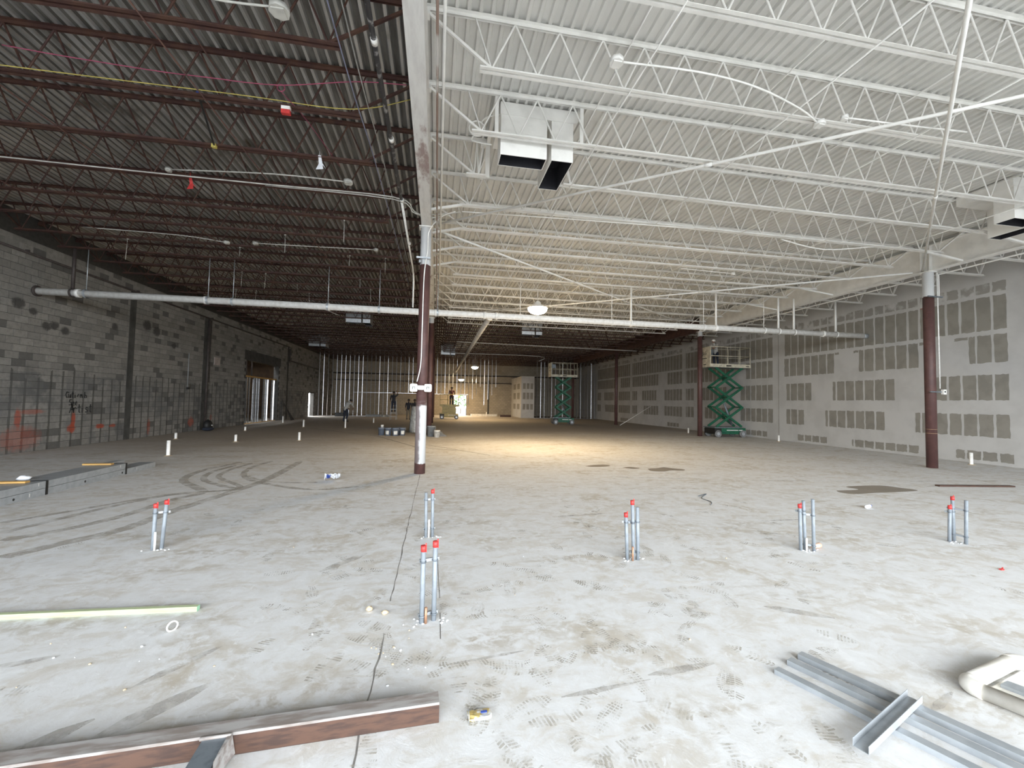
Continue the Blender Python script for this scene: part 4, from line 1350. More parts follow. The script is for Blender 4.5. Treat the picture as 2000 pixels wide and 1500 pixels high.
def stand(lean=0.0, armL=(.12, -.05), armR=(.12, -.05), fwdL=0.0, fwdR=0.0, elbow=.0):
    # facing -Y; lean shifts the upper body forward
    f = -lean
    J = dict(hipL=(-.095, 0, .90), hipR=(.095, 0, .90), kneL=(-.11, -.02, .50), kneR=(.11, .01, .50), ankL=(-.12, .03, .10), ankR=(.12, .05, .10), pelvis=(0, 0, .96),
             chest=(0, f * .6, 1.28), neck=(0, f, 1.47), head=(0, f * 1.15 - .02, 1.57), shoL=(-.20, f * .9, 1.40), shoR=(.20, f * .9, 1.40),
             elbL=(-.26, f * .9 - fwdL, 1.13), elbR=(.26, f * .9 - fwdR, 1.13), wriL=(-.25, f - fwdL * 2 - .05, .90 + fwdL), wriR=(.25, f - fwdR * 2 - .05, .90 + fwdR), face=(0, -1, 0))
    return J


person((-2.35, 37.0, 0), 2.9, 'worker in dark shirt and tan trousers standing beside another in the dim hall', stand(), SHIRTD, TAN)
person((-1.85, 37.3, 0), 3.6, 'worker all in dark clothes standing next to the one in tan trousers', stand(fwdL=.12), SHIRTD, NAVY)
person((1.35, 39.3, 1.20), 3.0, 'worker in maroon shirt standing on the lowered yellowish lift at the bright doorway', stand(fwdL=.18, fwdR=.18), SHIRTM, NAVY)
J = stand(lean=.32, fwdL=.22, fwdR=.2); J['wriL'] = (-.16, -.55, .95); J['wriR'] = (.16, -.52, .92); J['head'] = (0, -.44, 1.50); J['kneL'] = (-.11, -.08, .50); J['kneR'] = (.11, -.04, .50)
person((-6.55, 32.6, 0), 2.6, 'stooping worker with pale back of shirt among pvc stubs on the dim floor', J, SHIRTW, NAVY)
J = stand(lean=.18, fwdL=.2, fwdR=.2); J['wriL'] = (-.2, -.42, 1.15); J['wriR'] = (.2, -.42, 1.15)
person((15.15, 20.95, 3.83), -1.2, 'worker in pale shirt and navy trousers on the raised lift by the board wall', J, SHIRTW, NAVY, hat=PVCW, scale=.86)
J = stand(fwdL=.16, fwdR=.1); J['wriL'] = (-.24, -.2, 1.75); J['elbL'] = (-.32, -.05, 1.5)
person((-3.55, 36.6, .62), 3.2, 'worker in dark clothes standing on a stepladder by the stud wall', J, SHIRTD, NAVY)
# stepladder under him
t = thing('stepladder', 'metal stepladder under a dark-clothed worker by the stud wall', 'ladder', (-3.55, 36.6, 0))
for sx in (-.24, .24):
    b = MB(); b.bar((sx, -.35, 0), (sx * .8, .22, 1.75), .03, .05); b.build('rail', TRACK, t)
    b = MB(); b.bar((sx, .75, 0), (sx * .8, .24, 1.75), .03, .04); b.build('rear_leg', TRACK, t)
for i in range(5):
    f = (i + 1) * .3 / 1.75
    b = MB(); b.box(-.22, .22, -.35 + .57 * f - .05, -.35 + .57 * f + .05, f * 1.75 - .02, f * 1.75); b.build('step', TRACK, t)

# ================================================================== CONDUIT STUB-UPS
def stubup(label, pipes, struts, copper=None):
    c = Vector((sum(p[0][0] for p in pipes) / len(pipes), sum(p[0][1] for p in pipes) / len(pipes), 0))
    t = thing('conduit_stub_up', label, 'conduit', c)
    for (bs, tp, taped) in pipes:
        B = Vector((*bs, 0)) - c; T = Vector(tp) - c
        b = MB(); b.tube([B, T], .019, 12); po = b.build('conduit', PVCG, t)
        if taped:
            d = (T - B).normalized()
            b = MB(); b.tube([T - d * .042, T + d * .004], .0212, 12); b.box(T.x + .012, T.x + .024, T.y - .002, T.y + .002, T.z - .05, T.z + .02); b.build('red_tape', TAPE, po)
    for (i, j, z) in struts:
        def at(q):
            B = Vector((*pipes[q][0], 0)) - c; T = Vector(pipes[q][1]) - c
            return B.lerp(T, z / T.z)
        a, e = at(i), at(j); d = (e - a).normalized() * .03
        b = MB(); b.bar(a - d + Vector((0, .03, 0)), e + d + Vector((0, .03, 0)), .022, .022); b.build('strut_bar', TRACK, t)
        for q in (a, e):
            b = MB(); b.lathe([(.024, -.006), (.024, .006)], 12, q); b.build('pipe_clamp', STRUT, t)
    if copper:
        b = MB(); b.tube([Vector((copper[0], copper[1], 0)) - c, Vector((copper[0], copper[1], copper[2])) - c], .011, 8); b.build('stub_pipe', COPPER if copper[3] else PVCW, t)
    b = MB()
    r_ = random.Random(int(c.x * 100))
    for i in range(14):
        a = r_.uniform(0, 6.28); q = r_.uniform(.03, .13); s = r_.uniform(.005, .012)
        b.ball((q * math.cos(a) * 1.2, q * math.sin(a) * .6, s * .3), s, 6, (1.3, 1, .6))
    o = b.build('mortar_crumbs', PAPER, t)
    return t


stubup('two taped grey conduits leaning together on the slab in front of the stud bundle', [((-3.03, 5.32), (-3.02, 5.32, .50), True), ((-2.96, 5.35), (-2.93, 5.35, .53), True)], [(0, 1, .40)], (-3.00, 5.30, .20, False))
stubup('tallest pair of red-taped grey conduits beside the slab joint, copper stub between', [((-.07, 3.36), (-.07, 3.36, .58), True), ((.02, 3.39), (.02, 3.39, .60), True)], [(0, 1, .46), (0, 1, .05)], (-.04, 3.35, .12, True))
stubup('pair of grey conduits standing behind the tallest taped pair, no tape on one', [((-.09, 5.41), (-.10, 5.41, .55), False), ((-.01, 5.42), (-.02, 5.42, .58), True)], [(0, 1, .46), (0, 1, .10)], (-.055, 5.40, .22, False))
stubup('three grey conduits of different heights with a copper stub, two red tapes', [((2.10, 4.40), (2.08, 4.40, .50), True), ((2.16, 4.37), (2.14, 4.37, .64), True), ((2.21, 4.37), (2.20, 4.37, .57), False)], [(0, 1, .40), (1, 2, .41), (1, 2, .08)], (2.14, 4.35, .15, True))
stubup('three grey conduits with an orange capped pipe end lying at the foot', [((4.31, 4.41), (4.30, 4.41, .54), True), ((4.38, 4.42), (4.36, 4.42, .58), False), ((4.44, 4.36), (4.43, 4.36, .61), False)], [(0, 1, .46), (1, 2, .42), (1, 2, .06)], (4.36, 4.38, .15, False))
stubup('three grey conduits closest to the board wall, two with red tape', [((6.57, 4.45), (6.59, 4.45, .46), True), ((6.66, 4.46), (6.65, 4.46, .57), True), ((6.67, 4.34), (6.69, 4.34, .55), False)], [(0, 1, .38), (1, 2, .42), (1, 2, .09)])
t = thing('capped_pipe', 'short pink-orange pipe piece lying at the foot of three grey conduits', 'pipe', (4.55, 4.42, 0))
b = MB(); b.tube([(-.07, 0, .03), (.06, .03, .035)], .03, 10, True, [.018, .032]); b.build('pipe', M('faded_orange_plastic', (.75, .45, .32), (.8, .6, .5), 9), t)

# white pvc stubs on the slab
STB = [(-7.4, 13.45, .43, 'white pvc stub nearest the end of the stud bundle'), (-10.0, 18.6, .24, 'short white pvc stub by the block wall'), (-7.4, 17.5, .27, 'white pvc stub in line with the tyre marks'),
       (-5.35, 18.1, .33, 'white pvc stub standing alone on swept slab'), (-10.05, 30.4, .45, 'white pvc stub in front of the wide doorway of the block wall'), (-7.6, 26.4, .42, 'white pvc stub between the doorway and the stooping worker'),
       (-5.15, 25.7, .54, 'tall white pvc stub next to the stooping worker'), (16.5, 10.55, .38, 'white pvc stub at the foot of the board wall beside the white-topped column'), (16.5, 18.1, .30, 'white pvc stub by the board wall past the lift'),
       (15.0, 23.3, .32, 'white pvc stub between column and raised lift'), (-9.4, 23.2, .2, 'low white pvc stub by the riser pipes'), (-4.4, 31.5, .35, 'white pvc stub on the dark floor near the stepladder'), (5.5, 47.0, .5, 'white pvc stub at the tan block wall')]
for (x, y, h, lab) in STB:
    t = thing('pvc_stub', lab, 'pipe', (x, y, 0))
    b = MB(); b.lathe([(.045, 0), (.045, h), (.036, h), (.036, h - .1)], 14, (0, 0, 0), False, True); b.build('pipe', PVCW, t)
    b = MB(); b.lathe([(.10, 0), (.07, .015), (.046, .02)], 12, (0, 0, 0), False, False); b.build('mortar_collar', STONE, t)

# ================================================================== FOREGROUND
# welded tube frame lying on the slab
t = thing('welded_steel_tubes', 'rusty square steel tube welded to a cross tube, lying across the slab joint', 'steel tube', (.055, 2.32, 0), math.atan2(2.26 - 2.32, -.93 - .06) + math.pi)
s = .105
def sq(L0, L1, y0, y1, z0, z1):
    b = MB(); e = .008
    P = [(y0 + e, z0), (y1 - e, z0), (y1, z0 + e), (y1, z1 - e), (y1 - e, z1), (y0 + e, z1), (y0, z1 - e), (y0, z0 + e)]
    vs = [(L0, y, z) for y, z in P] + [(L1, y, z) for y, z in P]
    fs = [tuple(range(7, -1, -1)), tuple(range(8, 16))] + [(i, (i + 1) % 8, 8 + (i + 1) % 8, 8 + i) for i in range(8)]
    b.add(vs, fs)
    for i in range(len(b.f)):
        b.mi[i] = 1 if i in (6, 5, 7) else 0
    return b
sq(-4.2, 0, 0, s, 0, s).build('long_tube', [RUST, MILL], t)
b = MB(); b.box(-1.09, -.985, -1.4, -.012, 0, s - .004)
for i in range(len(b.f)):
    b.mi[i] = 1 if i == 5 else 0
b.build('cross_tube', [INK, STRUT], t)
b = MB(); b.tube([(-1.10, -.006, s), (-.975, -.006, s), (-.975, -.006, .01)], .009, 8); b.build('weld_bead', MILL, t)
b = MB(); b.add([(-.985, -.01, s + .002), (-.965, -.01, s + .002), (-.985, -.16, s + .002), (-.985, -.01, 0.02), (-.95, -.01, 0.02), (-.985, -.16, 0.02)], [(0, 2, 1), (3, 4, 5), (0, 1, 4, 3), (1, 2, 5, 4), (2, 0, 3, 5)]); b.build('gusset', MILL, t)

# green lumber strip
t = tag(put('lumber_strip', None, None, (-1.82, 3.80, 0), math.atan2(.06, -1.36) + math.pi), 'pale green painted lumber strip lying on the slab', 'lumber')
b = MB(); b.box(-3.2, 0, -.02, .018, 0, .038); b.build('strip', LUMBER, t)
b = MB(); b.box(-.004, .0012, -.02, .018, .0005, .0375); b.build('painted_end', M('mint_end_paint', (.35, .62, .42), None, 9), t)

# metal tracks on the right
def channel(p0, p1, w, h, z, name, label, open_up=False, rz_extra=0):
    p0 = Vector(p0); p1 = Vector(p1); d = p1 - p0; L = d.length
    t = thing(name, label, 'metal track', (p0.x, p0.y, z), math.atan2(d.y, d.x))
    e = .0025
    b = MB()
    if open_up:
        b.box(0, L, -w / 2, w / 2, 0, e); b.build('web', TRACK, t)
        for s_ in (-1, 1):
            y0, y1 = (w / 2 - e, w / 2) if s_ > 0 else (-w / 2, -w / 2 + e)
            b = MB(); b.box(0, L, y0, y1, e, h); b.build('flange', TRACK, t)
    else:
        b.box(0, L, -w / 2, w / 2, h - e, h); b.build('web', TRACK, t)
        for s_ in (-1, 1):
            y0, y1 = (w / 2 - e, w / 2) if s_ > 0 else (-w / 2, -w / 2 + e)
            b = MB(); b.box(0, L, y0, y1, 0, h - e); b.build('flange', TRACK, t)
    return t


dirv = Vector((.40, -.93)).normalized()
def endp(p, L):
    return (p[0] + dirv.x * L, p[1] + dirv.y * L)
channel((2.185, 2.43), endp((2.185, 2.43), 2.2), .055, .030, 0, 'metal_track', 'grey metal track with cloudy stains, farthest from the dusty white pipes')
channel((2.345, 2.50), endp((2.345, 2.50), 2.2), .060, .034, 0, 'metal_track', 'middle of the three long grey metal tracks side by side on the slab')
channel((2.470, 2.545), endp((2.470, 2.545), 2.2), .060, .036, 0, 'metal_track', 'long grey metal track of the three, closest to the dusty white pipes')
channel((2.075, 1.79), (2.745, 2.045), .066, .040, .037, 'short_metal_track', 'short open grey track lying across the three long ones', True)

# dusty white pipes with elbows
t = thing('pvc_pipe_frame', 'dusty white plastic pipes joined by elbows in a corner on the slab', 'pipe', (3.19, 2.13, 0))
r_ = .043
dS = Vector((.62, .145)).normalized(); dL = Vector((.36, -.88)).normalized()
def corner(c, d0, d1, rad=.075):
    """quarter bend from direction d0 (leaving) to d1"""
    pts = []
    for i in range(9):
        u = i / 8; p = Vector(c) + d0 * rad * (1 - u) ** 2 + d1 * rad * u ** 2
        pts.append((p.x, p.y, r_))
    return pts
C0 = Vector((.0, -.03)); C1_ = C0 + dS * .66
def v3(p):
    return (p.x, p.y, r_)
b = MB(); b.tube([v3(C0 + dS * .07), v3(C1_ - dS * .07)], r_, 20); b.build('short_pipe', CREAM, t)
b = MB(); b.tube(corner(C0, dS, dL), r_ + .004, 20); b.build('elbow', CREAM, t)
b = MB(); b.tube([v3(C0 + dL * .07), v3(C0 + dL * 1.4)], r_, 20); b.build('long_pipe', CREAM, t)
b = MB(); b.tube(corner(C1_, -dS, dL), r_ + .004, 20); b.build('elbow', CREAM, t)
b = MB(); b.tube([v3(C1_ + dL * .07), v3(C1_ + dL * 1.4)], r_, 20); b.build('long_pipe', CREAM, t)
b = MB(); b.slab([(.10, -.06), (.60, .06), (1.10, -1.15), (.60, -1.28)], .0, .015)
tag(b.build('cement_board', CREAM, None, (3.19, 2.13, 0)), 'thin cream board lying between the dusty white pipes', 'board')
b = MB(); b.slab([(.24, -.05), (.33, -.03), (.82, -1.2), (.70, -1.23)], .0155, .035)
tag(b.build('grey_slat', TRACK, None, (3.19, 2.13, 0)), 'grey metal slat on the cream board between the white pipes', 'slat')

# crushed can
t = thing('crushed_can', 'flattened yellow and silver drink can on the slab beside the rusty tube', 'can', (.27, 2.33, 0), .05)
b = MB(); R_ = random.Random(3)
n = 18; m_ = 7; vs = []
for i in range(m_):
    u = i / (m_ - 1)
    for k in range(n):
        a = 2 * math.pi * k / n
        rad = .036 * (.88 if i in (0, m_ - 1) else 1)
        vs.append(((u - .5) * .12 + R_.uniform(-.004, .004), rad * math.cos(a) + R_.uniform(-.005, .005), .016 + .014 * math.sin(a) + R_.uniform(-.003, .003)))
fs = [(i * n + k, i * n + (k + 1) % n, (i + 1) * n + (k + 1) % n, (i + 1) * n + k) for i in range(m_ - 1) for k in range(n)] + [tuple(range(n - 1, -1, -1)), tuple((m_ - 1) * n + k for k in range(n))]
b.add(vs, fs); b.build('can_body', CAN, t)
b = MB(); b.tube(arc((-.06, 0, .017), .03, 0, 6.283, 16, 'yz'), .003, 6); b.build('rim', GALV, t)
b = MB(); b.box(.005, .04, -.012, .004, .0315, .0335); b.build('blue_print', BLUE, t)

# crumpled paper with blue print
t = thing('crumpled_paper', 'white crumpled paper with blue print left of the twin-box column', 'paper', (-2.08, 9.3, 0), .2)
b = MB(); R_ = random.Random(8); nx, ny = 8, 6
vs = [((i / nx - .5) * .30, (j / ny - .5) * .26, .03 + .09 * abs(math.sin(i * 1.3 + j * .9)) + R_.uniform(0, .03)) for j in range(ny + 1) for i in range(nx + 1)]
fs = [(j * (nx + 1) + i, j * (nx + 1) + i + 1, (j + 1) * (nx + 1) + i + 1, (j + 1) * (nx + 1) + i) for j in range(ny) for i in range(nx)]
b.add(vs, fs)
for i in range(len(b.f)):
    b.mi[i] = 1 if (i % nx) in (1, 2) and i // nx < 4 else 0
b.build('sheet', [PAPER, BLUE], t)

# tape roll standing on edge, stones, wire, red scraps
t = thing('tape_ring', 'thin white ring leaning on edge on the slab near the green lumber', 'ring', (-1.84, 3.50, 0), .9)
b = MB(); b.tube(arc((0, 0, .033), .033, 0, 6.283, 24, 'xz'), .006, 8); b.build('ring', PVCW, t)
b = MB(); b.tube([(-.02, .03, .004), (.16, .04, .004)], .004, 6); b.build('tail', SMEAR, t)
for k_, (x, y, s_) in enumerate(((-.49, 3.60, .026), (-.36, 3.53, .024))):
    b = MB(); R_ = random.Random(k_); b.ball((0, 0, s_ * .7), s_, 8, (1.2, 1, .75)); b.v = [(p[0] + R_.uniform(-.004, .004), p[1] + R_.uniform(-.004, .004), max(0, p[2] + R_.uniform(-.003, .003))) for p in b.v]
    tag(b.build('mortar_lump', STONE, None, (x, y, 0)), ('larger rounded' if k_ == 0 else 'flatter broken') + ' tan mortar lump beside the slab joint', 'stone')
R_ = random.Random(21)
b0 = MB(); b0.ball((0, 0, .006), .011, 6, (1.3, 1, .6)); CH = b0.mesh('concrete_chip', PAPER); b0 = MB(); b0.ball((0, 0, .006), .011, 6, (1.2, 1, .6)); CH2 = b0.mesh('concrete_chip', STONE)
for i in range(46):
    if i < 16:
        x, y = R_.gauss(-.25, .12), R_.gauss(3.0, .2)
    elif i < 28:
        x, y = R_.uniform(-2.6, -1.6), R_.uniform(2.7, 3.6)
    else:
        x, y = R_.uniform(-2, 5), R_.uniform(2.7, 6)
    o = put('concrete_chip', CH if i % 2 else CH2, None, (x, y, 0), R_.uniform(0, 6)); o.scale = (R_.uniform(.3, .9),) * 3
    tag(o, 'small pale concrete chip lying on the dusty slab', 'chip', 'concrete chips on the slab')
b = MB(); b.tube([(q.x, q.y, .006) for q in smooth_path([(4.86, 7.23), (5.13, 7.38), (4.82, 7.07), (4.80, 6.77), (4.65, 6.57)], 5)], .007, 6)
tag(b.build('loose_wire', STRUT), 'curled grey wire lying on the slab behind the three conduits', 'wire')
for k_, (x, y) in enumerate(((7.0, 3.9), (6.0, 3.6), (8.9, 5.0))):
    b = MB(); b.box(-.02, .02, -.012, .012, 0, .012); b.bar((.01, 0, .008), (.035, .012, .02), .012, .004)
    tag(b.build('red_scrap', TAPE, None, (x, y, 0)), 'tiny red plastic scrap lying on the slab near the board wall', 'scrap', 'red scraps')
t = thing('water_bottle', 'small clear bottle scrap with blue cap lying on the slab', 'bottle', (7.3, 6.1, 0), .4)
b = MB(); b.tube([(-.09, 0, .03), (-.08, 0, .03), (.05, 0, .03), (.08, 0, .03), (.10, 0, .03)], .03, 10, True, [.02, .03, .03, .015, .015]); b.build('bottle', PAPER, t)
b = MB(); b.tube([(.10, 0, .03), (.12, 0, .03)], .017, 8); b.build('cap', BLUE, t)
b = MB(); b.tube([(14.1, 31.0, .02), (16.9, 31.4, 1.55)], .02, 6)
tag(b.build('leaning_pole', PVCW), 'thin pale pole leaning from the slab up to the board wall between the lifts', 'pole')
b = MB(); b.box(-.9, .9, -.05, .05, 0, .03)
tag(b.build('dark_plank', RUST, None, (11.9, 7.55, 0)), 'thin dark board lying on the slab in front of the board wall', 'board').rotation_euler = (0, 0, -.12)

# ---- bundle of steel studs
ang = math.atan2(-.11, 2.09) + math.pi / 2
t = thing('stud_bundle', 'strapped bundle of grey steel studs with yellow wood spacers on the slab', 'stud bundle', (-6.40, 8.35, 0), .05)
def stud_piece(L0, L1):
    b = MB(); e = .003
    b.box(-.0015, .0015, L0, L1, 0, .112); b.box(-.035, -.0015, L0, L1, 0, e); b.box(-.035, -.0015, L0, L1, .112 - e, .112)
    return b.mesh('stud', TRACK)
SA = stud_piece(-2.2, 2.02); SB = stud_piece(-2.3, 3.1); SC_ = stud_piece(-2.0, 2.6)
for i in range(13):
    put('stud', SB if i < 9 else SC_, t, (-.039 * i, 0, 0.0))
    put('stud', SA if i < 9 else SC_, t, (-.039 * i, 0, .118))
for yy_ in (.02, 2.02, -1.6):
    b = MB(); b.box(.0025, .006, yy_, yy_ + .05, 0, .236); b.box(-.51, .006, yy_, yy_ + .05, .232, .236); b.build('strap', INK, t)
for yy_ in (-.20, 1.78):
    b = MB(); b.box(-.62, -.12, yy_, yy_ + .09, .2362, .266); b.build('wood_spacer', WOOD, t)
for (yy_, zz, r0) in ((-.55, .05, .02), (.9, .06, .022), (1.93, .05, .022), (-1.3, .07, .03)):
    b = MB(); b.tube([(.0018, yy_, zz), (.0030, yy_, zz)], r0, 12); b.build('knockout_hole', INK, t)
for (yy_, zz) in ((-.12, .17), (1.86, .17), (-.28, .03), (2.4, .04)):
    b = MB(); b.box(.0018, .003, yy_, yy_ + .012, zz, zz + .05); b.build('white_tag', PVCW, t)
b = MB(); b.box(-.3, .004, -2.25, -1.15, .10, .15); b.box(-.05, .02, -2.2, -1.0, 0.0, .07); b.build('dark_sleeve', INK, t)
b = MB(); R_ = random.Random(2); b.ball((0, 0, .04), .07, 8, (1.4, 1.1, .6)); b.v = [(p[0] + R_.uniform(-.02, .02), p[1] + R_.uniform(-.02, .02), max(.0, p[2] + R_.uniform(-.015, .015))) for p in b.v]
tag(b.build('plastic_scrap', PAPER, None, (-6.78, 8.45, .231)), 'crumpled clear plastic scrap lying on the stud bundle', 'scrap')

# ================================================================== MID-HALL CLUTTER
def bucket(x, y, label, r=.15, h=.37, mat=BUCKET, tilt=0.0, rz=0.0, lab=True, lid=True, group=None):
    t = thing('bucket', label, 'bucket', (x, y, 0), rz, group)
    if tilt:
        t.rotation_euler = (0, tilt, rz); t.location.z = r * math.sin(tilt) * .97
    b = MB(); b.lathe([(r * .86, 0), (r, h - .06), (r * 1.05, h - .06), (r * 1.05, h - .02), (r, h - .02), (r, h)], 20, (0, 0, 0), True, lid); b.build('pail', mat, t)
    if not lid:
        b = MB(); b.lathe([(r * .97, h), (r * .84, .02)], 20, (0, 0, 0), False, True); b.build('inside', INK, t)
    b = MB(); b.tube(arc((0, 0, h - .06), r * 1.07, math.pi, 2 * math.pi, 12, 'xz'), .005, 5); b.build('handle', TRACK, t)
    if lab:
        b = MB(); n = 8; vs = []
        for i in range(n + 1):
            a = -math.pi / 2 - .55 + 1.1 * i / n
            for z in (.06, h * .62):
                rr_ = r * (.86 + .14 * z / (h - .06)) + .003
                vs.append((rr_ * math.cos(a), rr_ * math.sin(a), z))
        b.add(vs, [(2 * i, 2 * i + 2, 2 * i + 3, 2 * i + 1) for i in range(n)]); b.build('paper_label', BUCKW, t)
    return t


g = 'grey paint pails in a row'
bucket(-2.55, 20.9, 'grey paint pail with a white tub standing on its lid', rz=-.8, lab=False)
b = MB(); b.lathe([(.06, 0), (.07, .10), (.075, .12)], 14); tag(b.build('small_tub', BUCKW, None, (-2.52, 20.9, .372)), 'small white tub standing on a grey paint pail', 'tub')
bucket(-2.22, 20.75, 'grey-blue paint pail with a narrow white label in the row of pails', rz=-.3)
bucket(-1.88, 20.65, 'grey-blue paint pail with a broad white label in the row of pails', r=.165, rz=.1)
bucket(-1.58, 20.85, 'grey-blue paint pail at the column end of the row of pails', rz=.2)
bucket(-1.75, 21.2, 'grey-blue paint pail behind the row of pails', lab=False)
bucket(-.22, 20.35, 'big grey bin with a pale rim at the foot of the dark red column', r=.20, h=.50, mat=BIN, lab=False, lid=False)
bucket(.50, 20.45, 'grey bin tipped over on its side against the dark red column', r=.18, h=.48, mat=BIN, tilt=-1.05, lab=False, lid=False)
bucket(.05, 19.85, 'white bucket standing in front of the big grey bin', r=.14, h=.33, mat=BUCKW, lab=False)
bucket(-.62, 20.2, 'white bucket half hidden behind the twin-box column', r=.14, h=.36, mat=BUCKW, lab=False)
# plastic-wrapped load behind the column
t = thing('wrapped_load', 'tall load draped in dusty grey plastic behind the twin-box column', 'wrapped load', (-.95, 23.2, 0))
b = MB(); R_ = random.Random(4); n = 26; m_ = 9; vs = []
for i in range(m_):
    u = i / (m_ - 1)
    for k in range(n):
        a = 2 * math.pi * k / n; cx, cy = math.cos(a), math.sin(a)
        sx = .42 * (1.12 - .28 * u); sy = .5 * (1.1 - .25 * u)
        fold = 1 + .07 * math.sin(k * 2.9) * (1 - u * .5)
        vs.append((sx * math.copysign(abs(cx) ** .6, cx) * fold, sy * math.copysign(abs(cy) ** .6, cy) * fold, 1.35 * u + R_.uniform(-.03, .03) * (i > 0)))
b.add(vs, [(i * n + k, i * n + (k + 1) % n, (i + 1) * n + (k + 1) % n, (i + 1) * n + k) for i in range(m_ - 1) for k in range(n)] + [tuple((m_ - 1) * n + k for k in range(n))], True)
b.build('plastic_sheet', PLASTIC, t)
# backpack at the block wall
t = thing('backpack', 'black backpack with blue base leaning on the block wall', 'backpack', (-11.0, 23.0, 0))
b = MB(); b.ball((0, 0, .27), .27, 14, (.7, .95, 1.0)); b.build('bag', INK, t)
b = MB(); b.ball((.02, 0, .10), .25, 14, (.9, 1.4, .42)); b.build('base_pocket', NAVY, t)
b = MB(); b.box(.17, .20, -.03, .03, .25, .30); b.build('buckle', PVCW, t)
b = MB(); b.tube(arc((0, 0, .5), .06, 0, math.pi, 8, 'yz'), .012, 6); b.build('handle', INK, t)
# dark leaning sheets beside the doorway
t = thing('leaning_sheet', 'dark sheet leaning against the block wall beside the wide doorway', 'sheet', (XL + .05, 34.3, 0))
b = MB(); b.add([(0.02, 0, 1.6), (0.02, .5, 1.2), (.7, .75, 0), (.75, -.1, 0), (.05, 0, 1.6), (.05, .5, 1.2), (.74, .75, 0), (.79, -.1, 0)], [(0, 1, 2, 3), (7, 6, 5, 4), (0, 4, 5, 1), (1, 5, 6, 2), (3, 2, 6, 7), (0, 3, 7, 4)]); b.build('sheet', INK, t)
# rubbish along the far wall
for k_, (x, y, L, mat, lab) in enumerate(((5.4, 48.5, 3.0, CREAM, 'long pale beam lying along the foot of the tan block wall'), (7.6, 46.5, 1.2, RUST, 'dark timber lying near the drywall corner'), (-6.0, 43.0, 1.3, BIN, 'dark box of scrap at the foot of the stud wall'), (-4.9, 42.6, .7, PLASTIC, 'grey bag of scrap at the foot of the stud wall'), (-9.0, 43.0, 1.1, INK, 'black bag lying at the foot of the stud wall'))):
    b = MB(); R_ = random.Random(k_ + 30); hh = .22 if k_ != 4 else .35
    P = [(-L / 2, -.25), (-L / 4, -.3), (L / 4, -.22), (L / 2, -.18), (L / 2, .2), (0, .3), (-L / 2, .22)]
    b.slab([(px + R_.uniform(-.05, .05), py + R_.uniform(-.05, .05)) for px, py in P], 0, hh)
    tag(b.build(('pale_beam', 'timber', 'scrap_box', 'scrap_bag', 'black_bag')[k_], mat, None, (x, y, 0)), lab, ('beam', 'timber', 'box', 'bag', 'bag')[k_])
# shrubs outside the bright doorway
for k_, (x, y, s_) in enumerate(((1.2, 57.0, .95), (3.2, 58.0, .95), (5.3, 57.5, .95))):
    t = thing('shrub', 'sunlit green shrub outside the bright doorway', 'shrub', (x, y, 0), 0, 'shrubs outside the doorway')
    R_ = random.Random(k_ + 60)
    b = MB()
    for i in range(420):
        a = R_.uniform(0, 6.28); u = R_.uniform(-.6, 1); rr_ = s_ * math.sqrt(max(0, 1 - u * u)) * R_.uniform(.6, 1)
        c = Vector((rr_ * math.cos(a), rr_ * math.sin(a), 1.5 + u * s_)); d = Vector((R_.uniform(-1, 1), R_.uniform(-1, 1), R_.uniform(-1, 1))).normalized() * .12; e = d.orthogonal().normalized() * .07
        b.add([c - d, c + e, c + d, c - e], [(0, 1, 2, 3)])
    b.build('foliage', LEAF, t)
    b = MB(); b.tube([(0, 0, -.05), (.05, 0, 1.4)], .05, 8, True, [.07, .04]); b.build('stem', RUSTCARD, t)

# ================================================================== BITS HANGING IN THE BARE ROOF
b = MB(); b.tube(smooth_path([(-5.44, 6.12, 6.02), (-4.8, 6.14, 6.0), (-3.8, 6.18, 6.0), (-3.2, 6.17, 6.0), (-2.25, 6.10, 5.98), (-1.2, 5.85, 6.0), (-.52, 5.80, 6.02)], 5), .007, 6)
tag(b.build('pink_string', PINK), 'pink string stretched below the bare roof deck to the girder', 'string')
b = MB(); b.tube(arc((-2.27, 6.25, 6.05), .05, 0, 6.28, 14, 'xz'), .008, 6); b.tube(smooth_path([(-2.27, 6.25, 6.0), (-2.1, 6.9, 6.02), (-1.9, 8.2, 6.05)], 5), .006, 6)
tag(b.build('pink_loop', PINK), 'knotted pink string loop with a tail hanging near the red and white tag', 'string')
yj = 5.285 + JS
b = MB(); b.tube(smooth_path([(-9.0, yj - .07, 6.04), (-6.0, yj - .07, 6.02), (-3.0, yj - .07, 6.045), (-1.4, yj - .07, 6.05), (-.5, yj - .05, 6.35)], 6), .007, 6)
tag(b.build('yellow_cord', YELLOW), 'yellow cord laid along the bottom chord of a red-brown joist', 'cord')
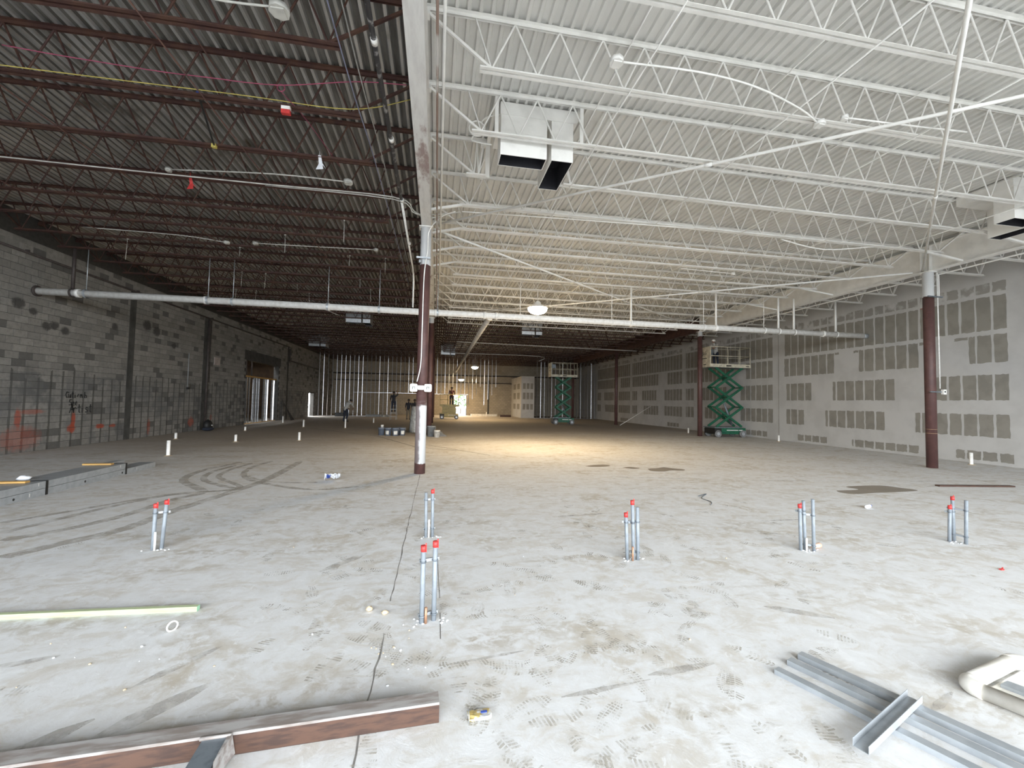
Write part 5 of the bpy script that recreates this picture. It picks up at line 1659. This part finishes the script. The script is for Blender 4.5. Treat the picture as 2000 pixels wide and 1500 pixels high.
t = thing('roof_tag', 'red and white block hanging below a joist under the bare deck', 'tag', (-2.28, 6.50, 5.88))
b = MB(); b.box(-.06, .06, -.03, .03, .02, .07); b.build('white_part', PVCW, t)
b = MB(); b.box(-.06, .06, -.03, .03, -.04, .02); b.build('red_part', TAPE, t)
b = MB(); b.tube([(0, 0, .07), (0, .05, .12)], .004, 5); b.build('tie', PINK, t)
t = thing('ratchet_strap', 'black strap with blue end hanging between two joists under the bare deck', 'strap', (-3.6, 7.2, 6.0))
b = MB(); b.bar((.1, -.55, .02), (-.25, .62, -.03), .025, .012); b.build('strap', INK, t)
b = MB(); b.bar((.12, -.64, .04), (.1, -.55, .02), .035, .02); b.build('blue_end', BLUE, t)
b = MB(); b.box(-.29, -.22, .60, .66, -.06, 0); b.build('hook', YELLOW, t)
for k_, (x, y, z, col, nm, lab) in enumerate(((-2.17, 7.83, 5.9, PAPER, 'torn_rag', 'torn white plastic rag snagged on a red-brown joist'), (-4.9, 9.13, 5.9, TAPE, 'red_ribbon', 'red ribbon tied round a red-brown joist'))):
    b = MB()
    b.add([(-.02, 0, .12), (.03, 0, .12), (.05, .02, 0), (-.01, .03, -.02), (.07, .01, -.12), (-.06, .03, -.13)], [(0, 1, 2, 3), (3, 2, 4, 5)]); b.add([(.02, .01, .0), (.06, .02, -.02), (.11, .03, -.10)], [(0, 1, 2)])
    b.tube([(0, .01, .12), (0, .02, .2)], .006, 5)
    tag(b.build(nm, col, None, (x, y, z)), lab, 'rag' if k_ == 0 else 'ribbon')
R_ = random.Random(77)
for i in range(16):
    x = R_.uniform(-8.5, -1.2); k_ = R_.choice((4, 5, 6, 7, 8, 9, 10)); y = 5.285 + k_ * JS + .06
    b = MB(); b.tube([(0, 0, 0), (R_.uniform(-.03, .03), 0, -R_.uniform(.25, .6))], .006, 5); b.box(-.02, .02, -.015, .015, -.02, .02)
    tag(b.build('hanger_wire', PC, None, (x, y, 5.985)), 'thin pale hanger wire dangling from a red-brown joist', 'wire', 'hanger wires under the bare deck')
